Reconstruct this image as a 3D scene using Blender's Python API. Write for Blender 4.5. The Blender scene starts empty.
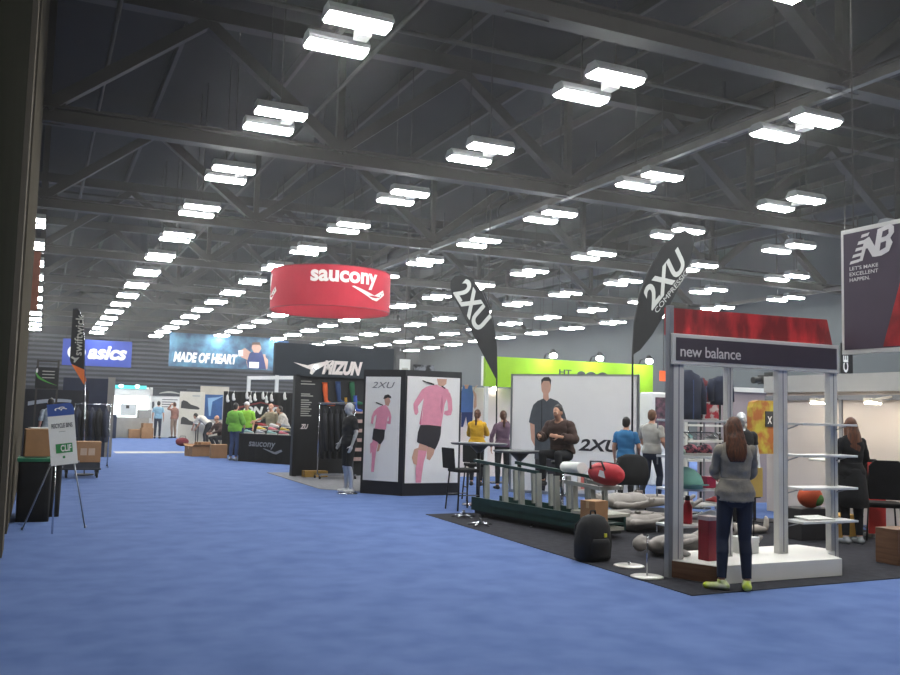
import bpy, bmesh, math, random
import numpy as np
from mathutils import Vector, Matrix, Euler
from mathutils.geometry import tessellate_polygon
random.seed(7)
S = bpy.context.scene
COL = S.collection
PI = math.pi

# ------------------------------------------------------------------ camera (solved from the light grid)
FPX, YAW, TILT, ROLL, CH = 895.4, .42827, .0837, .0261, 1.6
_fw = np.array([math.sin(YAW)*math.cos(TILT), math.cos(YAW)*math.cos(TILT), math.sin(TILT)])
_r = np.array([math.cos(YAW), -math.sin(YAW), 0.]); _u = np.cross(_r, _fw)
_R = math.cos(ROLL)*_r + math.sin(ROLL)*_u
_U = -math.sin(ROLL)*_r + math.cos(ROLL)*_u
EYE = np.array([0, 0, CH])
def _ray(x, y): return _fw + (x-450)/FPX*_R - (y-337.5)/FPX*_U
def F(x, y, z=0.):            # a point of the photo on the level z
    d = _ray(x, y); return Vector(EYE + d*((z-CH)/d[2]))
def WY(x, y, Y):              # a point of the photo at depth Y
    d = _ray(x, y); return Vector(EYE + d*(Y/d[1]))
def WX(x, y, X):
    d = _ray(x, y); return Vector(EYE + d*(X/d[0]))
def PX(p):
    p = np.array(p, float)-EYE; z = p@_fw
    return (450+FPX*(p@_R)/z, 337.5-FPX*(p@_U)/z, z)
cd = bpy.data.cameras.new('camera'); cam = bpy.data.objects.new('camera', cd); COL.objects.link(cam)
cd.sensor_width = 36; cd.lens = FPX/900*36; cd.clip_end = 400
cam.matrix_world = Matrix(((_R[0], _U[0], -_fw[0], 0), (_R[1], _U[1], -_fw[1], 0), (_R[2], _U[2], -_fw[2], CH), (0, 0, 0, 1)))
S.camera = cam

# ------------------------------------------------------------------ materials
def lin(h):
    h = h.lstrip('#'); o = []
    for i in (0, 2, 4):
        c = int(h[i:i+2], 16)/255
        o.append(c/12.92 if c <= .04045 else ((c+.055)/1.055)**2.4)
    return tuple(o)+(1.,)
MATS = {}
def pm(name, hexc, rough=.6, var=.12, scale=14., metal=0., bump=0., spec=.4, hex2=None, stretch=None, detail=4., lo=.35, hi=.65, trans=0., alpha=1.):
    """procedural surface: a noise mixes two tones of one colour"""
    if name in MATS: return MATS[name]
    m = bpy.data.materials.new(name); m.use_nodes = True; nt = m.node_tree
    b = nt.nodes['Principled BSDF']
    b.inputs['Roughness'].default_value = rough; b.inputs['Metallic'].default_value = metal
    b.inputs['Specular IOR Level'].default_value = spec
    if trans: b.inputs['Transmission Weight'].default_value = trans
    if alpha < 1: b.inputs['Alpha'].default_value = alpha
    c = lin(hexc); c2 = lin(hex2) if hex2 else tuple(max(0, x*(1-var)) for x in c[:3])+(1,)
    tc = nt.nodes.new('ShaderNodeTexCoord'); mp = nt.nodes.new('ShaderNodeMapping')
    nt.links.new(tc.outputs['Object'], mp.inputs['Vector'])
    if stretch: mp.inputs['Scale'].default_value = stretch
    n = nt.nodes.new('ShaderNodeTexNoise'); n.inputs['Scale'].default_value = scale; n.inputs['Detail'].default_value = detail
    nt.links.new(mp.outputs[0], n.inputs['Vector'])
    r = nt.nodes.new('ShaderNodeValToRGB'); r.color_ramp.elements[0].color = c2; r.color_ramp.elements[1].color = c
    r.color_ramp.elements[0].position = lo; r.color_ramp.elements[1].position = hi
    nt.links.new(n.outputs['Fac'], r.inputs[0]); nt.links.new(r.outputs[0], b.inputs['Base Color'])
    if bump:
        bp = nt.nodes.new('ShaderNodeBump'); bp.inputs['Strength'].default_value = bump; bp.inputs['Distance'].default_value = .01
        nt.links.new(n.outputs['Fac'], bp.inputs['Height']); nt.links.new(bp.outputs[0], b.inputs['Normal'])
    MATS[name] = m; return m
def em(name, hexc, st):
    if name in MATS: return MATS[name]
    m = bpy.data.materials.new(name); m.use_nodes = True; nt = m.node_tree; nt.nodes.clear()
    o = nt.nodes.new('ShaderNodeOutputMaterial'); e = nt.nodes.new('ShaderNodeEmission')
    e.inputs[0].default_value = lin(hexc); e.inputs[1].default_value = st
    nt.links.new(e.outputs[0], o.inputs[0]); MATS[name] = m; return m

# ------------------------------------------------------------------ mesh builder
def V(*a): return Vector(a)
def basis(d):
    d = Vector(d).normalized(); a = V(0, 0, 1) if abs(d.z) < .95 else V(1, 0, 0)
    u = a.cross(d).normalized(); return u, d.cross(u).normalized()
class MB:
    def __init__(s): s.v = []; s.f = []; s.m = []; s.sm = []
    def add(s, vs, fs, mi=0, sm=False):
        b = len(s.v); s.v += [tuple(x) for x in vs]
        for f in fs: s.f.append([b+i for i in f]); s.m.append(mi); s.sm.append(sm)
        return s
    def box(s, x0, x1, y0, y1, z0, z1, mi=0):
        vs = [(x, y, z) for x in (x0, x1) for y in (y0, y1) for z in (z0, z1)]
        return s.add(vs, [(0, 1, 3, 2), (4, 6, 7, 5), (0, 4, 5, 1), (2, 3, 7, 6), (0, 2, 6, 4), (1, 5, 7, 3)], mi)
    def obox(s, c, sz, e=(0, 0, 0), mi=0):
        M = Euler(e).to_matrix(); c = Vector(c)
        vs = [c+M@V(x*sz[0]/2, y*sz[1]/2, z*sz[2]/2) for x in (-1, 1) for y in (-1, 1) for z in (-1, 1)]
        return s.add(vs, [(0, 1, 3, 2), (4, 6, 7, 5), (0, 4, 5, 1), (2, 3, 7, 6), (0, 2, 6, 4), (1, 5, 7, 3)], mi)
    def bar(s, p, q, w, h=None, mi=0):
        p, q = Vector(p), Vector(q); h = h or w; u, v = basis(q-p)
        vs = [o+u*a*w/2+v*b*h/2 for o in (p, q) for a, b in ((-1, -1), (1, -1), (1, 1), (-1, 1))]
        return s.add(vs, [(3, 2, 1, 0), (4, 5, 6, 7)]+[(i, (i+1) % 4, (i+1) % 4+4, i+4) for i in range(4)], mi)
    def loft(s, rings, mi=0, caps=True, sm=True):
        n = len(rings[0]); vs = [p for r in rings for p in r]; fs = []
        for k in range(len(rings)-1):
            for i in range(n):
                j = (i+1) % n; fs.append((k*n+i, k*n+j, k*n+n+j, k*n+n+i))
        s.add(vs, fs, mi, sm)
        if caps:
            b = len(s.v)-len(vs)
            s.f += [[b+i for i in range(n-1, -1, -1)], [b+(len(rings)-1)*n+i for i in range(n)]]; s.m += [mi, mi]; s.sm += [False, False]
        return s
    def cyl(s, p, q, r0, r1=None, n=14, mi=0, sm=True):
        p, q = Vector(p), Vector(q); r1 = r0 if r1 is None else r1; u, v = basis(q-p)
        ring = lambda o, r: [o+(u*math.cos(2*PI*i/n)+v*math.sin(2*PI*i/n))*r for i in range(n)]
        return s.loft([ring(p, r0), ring(q, r1)], mi, True, sm)
    def tube(s, pts, r, n=8, mi=0):
        pts = [Vector(p) for p in pts]; rings = []; u = None
        for i, p in enumerate(pts):
            d = (pts[min(i+1, len(pts)-1)]-pts[max(i-1, 0)]).normalized()
            if u is None: u, v = basis(d)
            else:
                u = (u-d*u.dot(d)).normalized(); v = d.cross(u)
            rr = r[i] if isinstance(r, (list, tuple)) else r
            rings.append([p+(u*math.cos(2*PI*k/n)+v*math.sin(2*PI*k/n))*rr for k in range(n)])
        return s.loft(rings, mi)
    def lathe(s, prof, c=(0, 0, 0), n=20, mi=0):
        c = Vector(c)
        return s.loft([[c+V(r*math.cos(2*PI*i/n), r*math.sin(2*PI*i/n), z) for i in range(n)] for r, z in prof], mi)
    def ell(s, c, rad, e=None, nu=14, nv=9, mi=0):
        c = Vector(c); M = e if isinstance(e, Matrix) else Euler(e or (0, 0, 0)).to_matrix(); vs = [c+M@V(0, 0, -rad[2])]; fs = []
        for j in range(1, nv):
            a = -PI/2+PI*j/nv
            for i in range(nu):
                t = 2*PI*i/nu; vs.append(c+M@V(rad[0]*math.cos(a)*math.cos(t), rad[1]*math.cos(a)*math.sin(t), rad[2]*math.sin(a)))
        vs.append(c+M@V(0, 0, rad[2])); L = len(vs)-1
        for i in range(nu):
            j = (i+1) % nu; fs.append((0, 1+j, 1+i)); fs.append((L, L-nu+i, L-nu+j))
            for k in range(nv-2): fs.append((1+k*nu+i, 1+k*nu+j, 1+k*nu+nu+j, 1+k*nu+nu+i))
        return s.add(vs, fs, mi, True)
    def cap(s, p, q, r0, r1, n=12, mi=0):
        p, q = Vector(p), Vector(q); u, v = basis(q-p); d = (q-p).normalized(); rings = []
        for a in (-1.35, -.8, -.3): rings.append((p+d*r0*math.sin(a), r0*math.cos(a)))
        for a in (.3, .8, 1.35): rings.append((q+d*r1*math.sin(a), r1*math.cos(a)))
        return s.loft([[o+(u*math.cos(2*PI*i/n)+v*math.sin(2*PI*i/n))*r for i in range(n)] for o, r in rings], mi)
    def prism(s, pts, o, u, v, w, mi=0):      # 2D outline in the frame o,u,v thickened by the vector w
        o, u, v, w = Vector(o), Vector(u), Vector(v), Vector(w); n = len(pts)
        a = [o+u*x+v*y for x, y in pts]; tri = tessellate_polygon([[Vector((x, y, 0)) for x, y in pts]])
        vs = a+[p+w for p in a]
        return s.add(vs, [tuple(t) for t in tri]+[tuple(i+n for i in reversed(t)) for t in tri]+[(i, (i+1) % n, (i+1) % n+n, i+n) for i in range(n)], mi)
    def mesh(s, name, mats):
        me = bpy.data.meshes.new(name); me.from_pydata(s.v, [], s.f)
        for m in (mats if isinstance(mats, (list, tuple)) else [mats]): me.materials.append(m)
        me.polygons.foreach_set('material_index', s.m); me.polygons.foreach_set('use_smooth', s.sm)
        bm = bmesh.new(); bm.from_mesh(me); bmesh.ops.recalc_face_normals(bm, faces=bm.faces); bm.to_mesh(me); bm.free()
        me.update(); return me
    def build(s, name, mats, parent=None, bevel=0., loc=None, rz=0.):
        o = bpy.data.objects.new(name, s.mesh(name, mats)); COL.objects.link(o)
        if parent is not None: o.parent = parent
        if loc is not None: o.location = loc; o.rotation_euler = (0, 0, rz)
        if bevel:
            b = o.modifiers.new('edge', 'BEVEL'); b.width = bevel; b.segments = 2; b.limit_method = 'ANGLE'; b.angle_limit = .7
        return o
def tag(o, label, cat, group=None, kind=None):
    o['label'] = label; o['category'] = cat
    if group: o['group'] = group
    if kind: o['kind'] = kind
    return o
def thing(name, label, cat, loc=(0, 0, 0), rz=0., group=None):
    o = bpy.data.objects.new(name, None); o.empty_display_size = .2; COL.objects.link(o)
    o.location = loc; o.rotation_euler = (0, 0, rz); return tag(o, label, cat, group)
def struct(o): o['kind'] = 'structure'; return o
KIDS = {}
def dup(root, loc, rz=0., label=None, scale=None):
    r = root.copy(); COL.objects.link(r); r.location = loc; r.rotation_euler = (0, 0, rz)
    if label: r['label'] = label
    if scale: r.scale = (scale,)*3
    for ch in list(root.children):
        c = ch.copy(); COL.objects.link(c); c.parent = r
        for g in list(ch.children):
            d = g.copy(); COL.objects.link(d); d.parent = c
    return r

# ------------------------------------------------------------------ lettering and flat prints
def glyphs(s, bold=0., shear=0., space=1.):
    cu = bpy.data.curves.new('t', 'FONT'); cu.body = s; cu.size = 1; cu.offset = bold; cu.shear = shear; cu.space_character = space
    cu.resolution_u = 4
    ob = bpy.data.objects.new('t', cu); COL.objects.link(ob)
    dg = bpy.context.evaluated_depsgraph_get(); me = ob.evaluated_get(dg).to_mesh()
    vs = [(p.co.x, p.co.y) for p in me.vertices]; fs = [tuple(p.vertices) for p in me.polygons]
    ob.evaluated_get(dg).to_mesh_clear(); bpy.data.objects.remove(ob); bpy.data.curves.remove(cu)
    xs = [a for a, b in vs]; ys = [b for a, b in vs]
    x0, x1, y0, y1 = min(xs), max(xs), min(ys), max(ys)
    return [((a-x0)/(x1-x0), (b-y0)/(y1-y0)) for a, b in vs], fs
FRONT = (V(1, 0, 0), V(0, 0, 1), V(0, -1, 0))
def text(parent, s, x, z, w, h, mat, y=0., fr=FRONT, o=None, bold=0., shear=0., eps=.004, name='lettering', warp=None, space=1.):
    """letters fitted into w x h; lower left at (x, z) of the front face lying at y"""
    vs, fs = glyphs(s, bold, shear, space); u, v, n = fr
    o = Vector(o) if o is not None else V(0, y, 0)
    P = []
    for a, b in vs:
        X, Y = x+a*w, z+b*h
        P.append(warp(X, Y) if warp else o+u*X+v*Y+n*eps)
    mb = MB(); mb.add(P, fs); return mb.build(name, mat, parent)
def clip(pts, x0, x1, y0, y1):
    for ax, lim, sg in ((0, x0, 1), (0, x1, -1), (1, y0, 1), (1, y1, -1)):
        out = []
        for i in range(len(pts)):
            a, b = pts[i-1], pts[i]; da, db = (a[ax]-lim)*sg, (b[ax]-lim)*sg
            if (da >= 0) != (db >= 0):
                t = da/(da-db); out.append((a[0]+(b[0]-a[0])*t, a[1]+(b[1]-a[1])*t))
            if db >= 0: out.append(b)
        pts = out
        if len(pts) < 3: return []
    return pts
def oval(cx, cy, rx, ry, n=18, a0=0., a1=2*PI):
    return [(cx+rx*math.cos(a0+(a1-a0)*i/n), cy+ry*math.sin(a0+(a1-a0)*i/n)) for i in range(n)]
def prints(parent, name, shapes, mats, fr=FRONT, y=0., o=None, eps=.003, lift=.0012, rect=None):
    """a printed picture: flat colour regions [(material index, outline)] on a real face"""
    u, v, n = fr; o = Vector(o) if o is not None else V(0, y, 0); mb = MB()
    for k, (mi, pts) in enumerate(shapes):
        if rect: pts = clip(pts, *rect)
        if len(pts) < 3: continue
        tri = tessellate_polygon([[Vector((a, b, 0)) for a, b in pts]])
        mb.add([o+u*a+v*b+n*(eps+k*lift) for a, b in pts], [tuple(t) for t in tri], mi)
    return mb.build(name, mats, parent)
def pxmap(shapes, a, b):
    """outlines measured in picture units on a panel: maps box a=(x0,y0,x1,y1; y down) onto b=(x0,z0,x1,z1)"""
    sx = (b[2]-b[0])/(a[2]-a[0]); sy = (b[3]-b[1])/(a[3]-a[1])
    return [(m, [(b[0]+(x-a[0])*sx, b[3]-(y-a[1])*sy) for x, y in p]) for m, p in shapes]
# ------------------------------------------------------------------ people
def _eval_mesh(ob):
    dg = bpy.context.evaluated_depsgraph_get(); return bpy.data.meshes.new_from_object(ob.evaluated_get(dg))
def remesh(mb, name, mat, vox, smooth=4):
    me = mb.mesh(name, mat); ob = bpy.data.objects.new(name, me); COL.objects.link(ob)
    r = ob.modifiers.new('r', 'REMESH'); r.mode = 'VOXEL'; r.voxel_size = vox
    s = ob.modifiers.new('s', 'SMOOTH'); s.factor = .5; s.iterations = smooth
    out = _eval_mesh(ob); bpy.data.objects.remove(ob); bpy.data.meshes.remove(me)
    out.materials.clear(); out.materials.append(mat)
    out.polygons.foreach_set('use_smooth', [True]*len(out.polygons)); out.name = name
    return out
SKIN = pm('skin_tone', '#c08f76', .55, .1, 30); LIPS = pm('lip_tone', '#8f4c44', .5, .1, 30); EYEW = pm('eye_white', '#e8e4de', .3, .05, 60); PUPIL = pm('pupil_dark', '#1c130e', .3, .1, 60)
def body(label, loc, rz, H=1.75, pose=None, top=None, bot=None, shoe=None, hair=None, style='short', skin=None, sleeve=1., hem=.22, bare=0., female=False,
         vox=.011, coat=None, loose=.016, category='person', name='person', mannequin=False, extra=None, cap=None, flip=None, boot_t=.93, parts=True):
    q = dict(pel=(0, 0, .95), che=(0, 0, 1.26), nec=(0, -.015, 1.46), hea=(0, .02, 1.615), hyaw=0., hpitch=0.,
             shy=0., elL=(-.235, -.03, 1.155), elR=(.235, -.03, 1.155), wrL=(-.245, .06, .915), wrR=(.245, .06, .915),
             knL=(-.10, .02, .50), knR=(.10, .02, .50), anL=(-.105, -.02, .085), anR=(.105, -.02, .085), ftL=.15, ftR=-.15, shz=0.)
    q.update(pose or {})
    for k, val in list(q.items()):
        if isinstance(val, tuple): q[k] = Vector(val)
    skin = skin or SKIN; wf = .88 if female else 1.
    P, C, N, Hd = q['pel'], q['che'], q['nec'], q['hea']
    up0, up1 = (C-P).normalized(), (N-C).normalized()
    Rs = V(math.cos(q['shy']), math.sin(q['shy']), 0); Rp = V(1, 0, 0)
    mb = MB(); segs = []   # (tag, p, q, r0, r1)
    def cap_(t, a, b, r0, r1, n=12): mb.cap(a, b, r0, r1, n); segs.append((t, Vector(a), Vector(b), r0, r1))
    # trunk
    def ring(c, rt, up, a, b):
        fw = up.cross(rt).normalized(); rt = fw.cross(up).normalized(); o = []
        for i in range(20):
            t = 2*PI*i/20; cx, sx = math.cos(t), math.sin(t); e = .85
            o.append(c+rt*a*math.copysign(abs(cx)**e, cx)+fw*b*math.copysign(abs(sx)**e, sx))
        return o
    hipw = 1.04 if female else .98
    mid = P*.5+C*.5
    rings = [ring(P-up0*.12, Rp, up0, .10, .08), ring(P-up0*.06, Rp, up0, .165*hipw, .115), ring(P+up0*.03, Rp, up0, .17*hipw, .118),
             ring(mid, (Rp+Rs)/2, (up0+up0+up1)/3, .14*wf, .10), ring(C, Rs, (up0+up1)/2, .165*wf, .118), ring(C*.45+N*.55, Rs, up1, .178*wf, .108),
             ring(N-up1*.035, Rs, up1, .15*wf, .085), ring(N+up1*.005, Rs, up1, .08, .065), ring(N+up1*.05, Rs, up1, .05, .054)]
    mb.loft(rings)
    for sx in (-.08, 0, .08):
        segs.append(('t0', P-up0*.08+Rp*sx, mid+Rp*sx*.8, .10, .09)); segs.append(('t1', mid+Rp*sx*.8, C+Rs*sx, .09, .10)); segs.append(('t2', C+Rs*sx, N+Rs*sx*1.1-up1*.06, .10, .07))
    cap_('neck', N-up1*.01, Hd-V(0, 0, .05), .056*wf, .052*wf)
    # head
    M = Euler((q['hpitch'], 0, q['hyaw'])).to_matrix(); hp = lambda x, y, z: Hd+M@V(x, y, z)
    mb.ell(hp(0, -.008, .018), (.073, .092, .098), M, 18, 12); mb.ell(hp(0, .032, -.055), (.05, .052, .05), M, 14, 9)
    mb.ell(hp(0, .055, -.005), (.058, .035, .06), M, 14, 9)
    segs.append(('head', hp(0, -.01, .03), hp(0, .02, -.05), .09, .06))
    mb.cap(hp(0, .088, .012), hp(0, .106, -.022), .009, .013, 8); mb.cap(hp(-.028, .088, .03), hp(.028, .088, .03), .009, .009, 8)
    for sx in (-1, 1): mb.ell(hp(.074*sx, -.005, -.005), (.011, .02, .032), M, 10, 7)
    # arms, hands with five fingers
    for sd, sx in (('L', -1), ('R', 1)):
        sh = N-up1*.078+Rs*sx*.178*wf+V(0, 0, q['shz']); el, wr = q['el'+sd], q['wr'+sd]
        mb.ell(sh, (.055*wf, .053, .056)); cap_('ua', sh, el, .052*wf, .041*wf); m2 = el.lerp(wr, .3)
        mb.cap(el, m2, .041*wf, .042*wf); cap_('fa', el, wr, .041*wf, .027*wf)
        hd = q.get('hd'+sd); hd = Vector(hd).normalized() if hd is not None else (wr-el).normalized()
        pn = q.get('pn'+sd); pn = Vector(pn) if pn is not None else V(-sx, 0, 0)      # palm looks this way
        pn = (pn-hd*pn.dot(hd)).normalized(); ac = hd.cross(pn).normalized()
        if ac.dot(V(0, 1, 0)) < 0: ac = -ac                    # thumb side
        Mh = Matrix((ac, pn, hd)).transposed()
        mb.ell(wr+hd*.055, (.042, .017, .055), Mh, 12, 8); segs.append(('hand', wr+hd*.015, wr+hd*.16, .034, .03))
        for k, (off, ln) in enumerate(((.028, .07), (.010, .08), (-.009, .075), (-.027, .058))):
            a = wr+hd*.09+ac*off; b = a+hd*ln*.5+pn*ln*.12; c = b+hd*ln*.35+pn*ln*.38
            mb.cap(a, b, .0095, .009, 8); mb.cap(b, c, .009, .0075, 8)
        a = wr+hd*.035+ac*.03; b = a+hd*.03+ac*.032+pn*.012; mb.cap(a, b, .013, .011, 8); mb.cap(b, b+hd*.03+pn*.014, .011, .009, 8)
    # legs, feet
    for sd, sx in (('L', -1), ('R', 1)):
        hj = P-up0*.045+Rp*sx*.088*hipw; kn, an = q['kn'+sd], q['an'+sd]
        cap_('th', hj, kn, .088, .056); d = (an-kn).normalized(); bk = V(0, -.014, 0)
        mb.cap(kn, kn.lerp(an, .3)+bk, .054, .056); mb.cap(kn.lerp(an, .3)+bk, an, .055, .036); segs.append(('sh', kn, an, .056, .036))
        ft = q['ft'+sd]; td = q.get('td'+sd); td = Vector(td).normalized() if td is not None else V(-math.sin(ft), math.cos(ft), 0)
        dn = V(0, 0, -1)-td*td.dot(V(0, 0, -1)); dn = dn.normalized() if dn.length > .01 else V(0, 0, -1)
        hl = an+dn*.045-td*.04; ac = td.cross(V(0, 0, 1)); ac = ac.normalized() if ac.length > .01 else V(1, 0, 0)
        mb.cap(an, hl+dn*.002, .036, .036)
        for o in (-.014, .014): mb.cap(hl+ac*o*.6, hl+td*.19+ac*o+dn*.008, .034, .026)
        segs.append(('ft', hl-dn*.01, hl+td*.2, .044, .036))
    root = thing(name, label, category, loc, rz)
    sc = H/1.75
    me = remesh(mb, 'body', skin, vox)
    n = len(me.vertices); co = np.empty(n*3); me.vertices.foreach_get('co', co); co = co.reshape(-1, 3)
    no = np.empty(n*3); me.vertices.foreach_get('normal', no); no = no.reshape(-1, 3)
    best = np.full(n, 1e9); who = np.zeros(n, int); tt = np.zeros(n)
    for k, (t, a, b, r0, r1) in enumerate(segs):
        a, b = np.array(a), np.array(b); ab = b-a; s = np.clip(((co-a)@ab)/max(ab@ab, 1e-9), 0, 1)
        d = np.linalg.norm(co-(a+s[:, None]*ab), axis=1)-(r0+(r1-r0)*s); w = d < best
        best[w] = d[w]; who[w] = k; tt[w] = s[w]
    tg = np.array([s[0] for s in segs])[who]
    polys = [tuple(p.vertices) for p in me.polygons]
    def garment(nm, mat, mask, off, mi_list=None):
        fs = [p for p in polys if all(mask[i] for i in p)]
        if not fs: return None
        use = sorted({i for p in fs for i in p}); idx = {a: i for i, a in enumerate(use)}
        offs = off(use) if callable(off) else np.full(len(use), off)
        outer = co[use]+no[use]*offs[:, None]; inner = co[use]+no[use]*.001
        outer[:, 2] = np.maximum(outer[:, 2], 0.002/sc) if not mannequin else outer[:, 2]
        ec = {}
        for p in fs:
            for i in range(len(p)):
                e = (p[i], p[(i+1) % len(p)]); ec[e] = 1
        m = MB(); k = len(use); vs = np.vstack([outer, inner])*sc
        FF = [tuple(idx[i] for i in p) for p in fs]
        FF += [(idx[b]+k, idx[a]+k, idx[a], idx[b]) for (a, b) in ec if (b, a) not in ec]
        m.add([tuple(x) for x in vs], FF, 0, True)
        o = bpy.data.objects.new(nm, None); bpy.data.objects.remove(o)
        return m.build(nm, mat, root)
    me.vertices.foreach_set('co', (co*sc).ravel()); me.update()
    bo = bpy.data.objects.new('body', me); COL.objects.link(bo); bo.parent = root
    is_t = np.isin(tg, ('t0', 't1', 't2'))
    if bot is not None:
        mk = ((tg == 't0') & (tt < .75)) | (tg == 'th') | ((tg == 'sh') & (tt < boot_t))
        if bare: mk = ((tg == 't0') & (tt < .75)) | ((tg == 'th') & (tt < bare))
        garment('shorts' if bare else 'trousers', bot, mk, .010)
    if top is not None:
        mk = ((tg == 't0') & (tt > hem)) | (tg == 't1') | (tg == 't2') | ((tg == 'ua') & (tt <= min(1, sleeve*2))) | ((tg == 'fa') & (tt < (sleeve-.5)*2*.97)) | ((tg == 'neck') & (tt < .12))
        nz = np.sin(co[:, 2]*37+co[:, 0]*21)*.003+np.sin(co[:, 2]*61-co[:, 1]*43)*.002
        garment('top', top, mk, lambda u: loose+nz[u]+np.where(tg[u] == 't0', .006, 0.))
    if coat is not None:                       # a coat skirt hanging from the waist
        m = MB(); L = []
        for z, a, b in ((1.06, .165, .128), (1.0, .185, .15), (.85, .205, .17), (.66, .225, .185), (.50, .235, .19)):
            L.append([(V(a*math.cos(2*PI*i/24)*(1+.03*math.sin(i*2.1)), b*math.sin(2*PI*i/24), z)+V(P.x, P.y, 0))*sc for i in range(24)])
        m.loft(L); m.build('coat_skirt', coat, root)
    if shoe is not None: garment('shoes', shoe, (tg == 'ft') | ((tg == 'sh') & (tt > .96)), .007)
    if hair is not None:
        h = MB(); hv = .012
        if style == 'bald': h.ell(hp(0, -.045, -.015), (.077, .06, .05), M)
        else:
            h.ell(hp(0, -.022, .032), (.08, .09, .098), M, 18, 12); h.ell(hp(0, -.04, -.01), (.078, .065, .08), M, 16, 10)
        if style in ('long', 'verylong'):
            k = 1.15 if style == 'verylong' else 1.; RR_ = []
            for z, y, a, b in ((.07, -.03, .06, .06), (.03, -.04, .082, .075), (-.04, -.055, .09, .07), (-.10, -.085, .098, .056), (-.17*k, -.105, .108, .046), (-.24*k, -.118, .108, .042), (-.30*k, -.124, .095, .036), (-.345*k, -.124, .07, .025)):
                RR_.append([hp(a*math.cos(2*PI*i/24)*(1+.025*math.sin(5*i)), y+b*math.sin(2*PI*i/24), z) for i in range(24)])
            h.loft(RR_)
            for sx in (-1, 1): h.cap(hp(.07*sx, .0, .02), hp(.088*sx, -.03, -.18), .028, .022)
        if style == 'pony':
            for z, y, r in ((.02, -.12, .03), (-.05, -.15, .036), (-.13, -.15, .035), (-.21, -.14, .03), (-.28, -.13, .018)): h.ell(hp(0, y, z), (r, r, .055), M, 12, 8)
        hm = remesh(h, 'hair', hair, .010 if vox < .01 else .013, 3)
        hm.vertices.foreach_set('co', [c*sc for v in hm.vertices for c in v.co]); ho = bpy.data.objects.new('hair', hm); COL.objects.link(ho); ho.parent = root
    if not mannequin:
        e = MB(); e2 = MB(); l = MB()
        for sx in (-1, 1):
            e.ell(hp(.029*sx, .082, .012)*sc, (.012*sc, .009*sc, .008*sc), M, 8, 6); e.ell(hp(.029*sx, .089, .012)*sc, (.006*sc, .004*sc, .006*sc), M, 8, 6, 1)
        l.cap(hp(-.018, .083, -.05)*sc, hp(.018, .083, -.05)*sc, .006*sc, .006*sc, 8)
        e.build('eyes', [EYEW, PUPIL], root); l.build('mouth', LIPS, root)
    if cap is not None:
        c = MB(); c.ell(hp(0, -.008, .05)*sc, (.084*sc, .1*sc, .085*sc), M, 16, 9); c.obox(hp(0, .115, .055)*sc, (.13*sc, .09*sc, .01*sc), M.to_euler())
        c.build('cap', cap, root)
    if extra: extra(root, sc, q)
    return root
# ------------------------------------------------------------------ the hall
CARPET = pm('blue_carpet', '#5c709e', .95, hex2='#4c618f', scale=2.6, detail=8., bump=.25, spec=.1, lo=.3, hi=.7)
DARKCAR = pm('charcoal_carpet', '#34343a', .95, .3, 9., spec=.1, bump=.2)
GREYCAR = pm('grey_carpet', '#77777c', .95, .2, 9., spec=.1)
CONC = pm('bare_concrete', '#807c76', .5, .15, 1.5)
HALLDARK = pm('dark_ceiling_deck', '#211c1a', .9, .3, .5, detail=6.)
STEEL = pm('painted_grey_steel', '#3b3733', .7, .2, 1.2)
PIPE = pm('pale_steel_rail', '#64605a', .5, .15, 2.)
WALLG = pm('hall_wall_grey', '#4a4c50', .8, .2, .6)
BACKW = pm('back_wall_paint', '#2a2c33', .8, .2, .4)
LOUV = pm('ribbed_grey_metal', '#4c4f57', .6, .15, .5)
WALLN = pm('near_wall_panel', '#1f1f1a', .95, .12, 1.5, spec=.0)
WALLP = pm('wall_pilaster', '#4d483f', .95, .12, 2., spec=.0)
WALLS_ = pm('wall_pale_strip', '#625c53', .95, .1, 2., spec=.0)
WALLD = pm('wall_dark_joint', '#1c1a16', .95, .1, 2., spec=.0)
m = MB(); m.box(-30, 32.8, -6, 79, -.12, 0); struct(m.build('floor', CARPET))
def rug(name, pts, mat, h=.008):
    m = MB(); m.prism(pts, (0, 0, 0), (1, 0, 0), (0, 1, 0), (0, 0, h)); o = m.build(name, mat); return struct(o)
rug('floor_charcoal_carpet', [(5.49, 6.6), (11.6, 6.75), (11.6, 9.2), (10.2, 13.2), (5.62, 13.05)], DARKCAR)
rug('floor_grey_carpet', [(5.25, 17.6), (5.75, 17.0), (8.2, 17.9), (8.2, 22.2), (5.25, 22.2)], GREYCAR)
rug('floor_bare_strip', [(2.4, 31.2), (4.9, 31.6), (4.9, 32.7), (2.4, 32.3)], CONC, .004)
# left wall: dark panel, strip, joint, pilaster
m = MB()
m.box(-.62, -.30, -5.9, 10.35, 0, 10.3, 0); m.box(-.62, -.245, 10.35, 10.95, 0, 10.3, 2); m.box(-.62, -.33, 10.95, 12.2, 0, 10.3, 1); m.box(-.62, -.25, 12.2, 20.15, 0, 10.3, 3); m.box(-.62, -.33, 20.15, 20.4, 0, 10.3, 1)
struct(m.build('wall_left', [WALLN, WALLD, WALLS_, WALLP]))
m = MB(); m.box(-30, -29.7, -6, 79, 0, 10.6); struct(m.build('wall_far_left', WALLG))
m = MB(); m.box(32.5, 32.8, -6, 79, 0, 10.6); struct(m.build('wall_right', pm('far_wall_green_grey', '#54595a', .8, .1, .4)))
m = MB(); m.box(-30, 32.8, -6, -5.9, 0, 10.6); struct(m.build('wall_front', WALLG))
m = MB(); m.box(-30, 32.8, 78.2, 78.6, 0, 10.6, 0)
z = 2.9
while z < 6.9:
    m.box(-29.5, 24, 78.02, 78.2, z, z+.16, 1); z += .36
struct(m.build('wall_back', [BACKW, LOUV]))
m = MB(); m.box(-30, 32.8, -6, 79, 10.6, 10.8)
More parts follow.
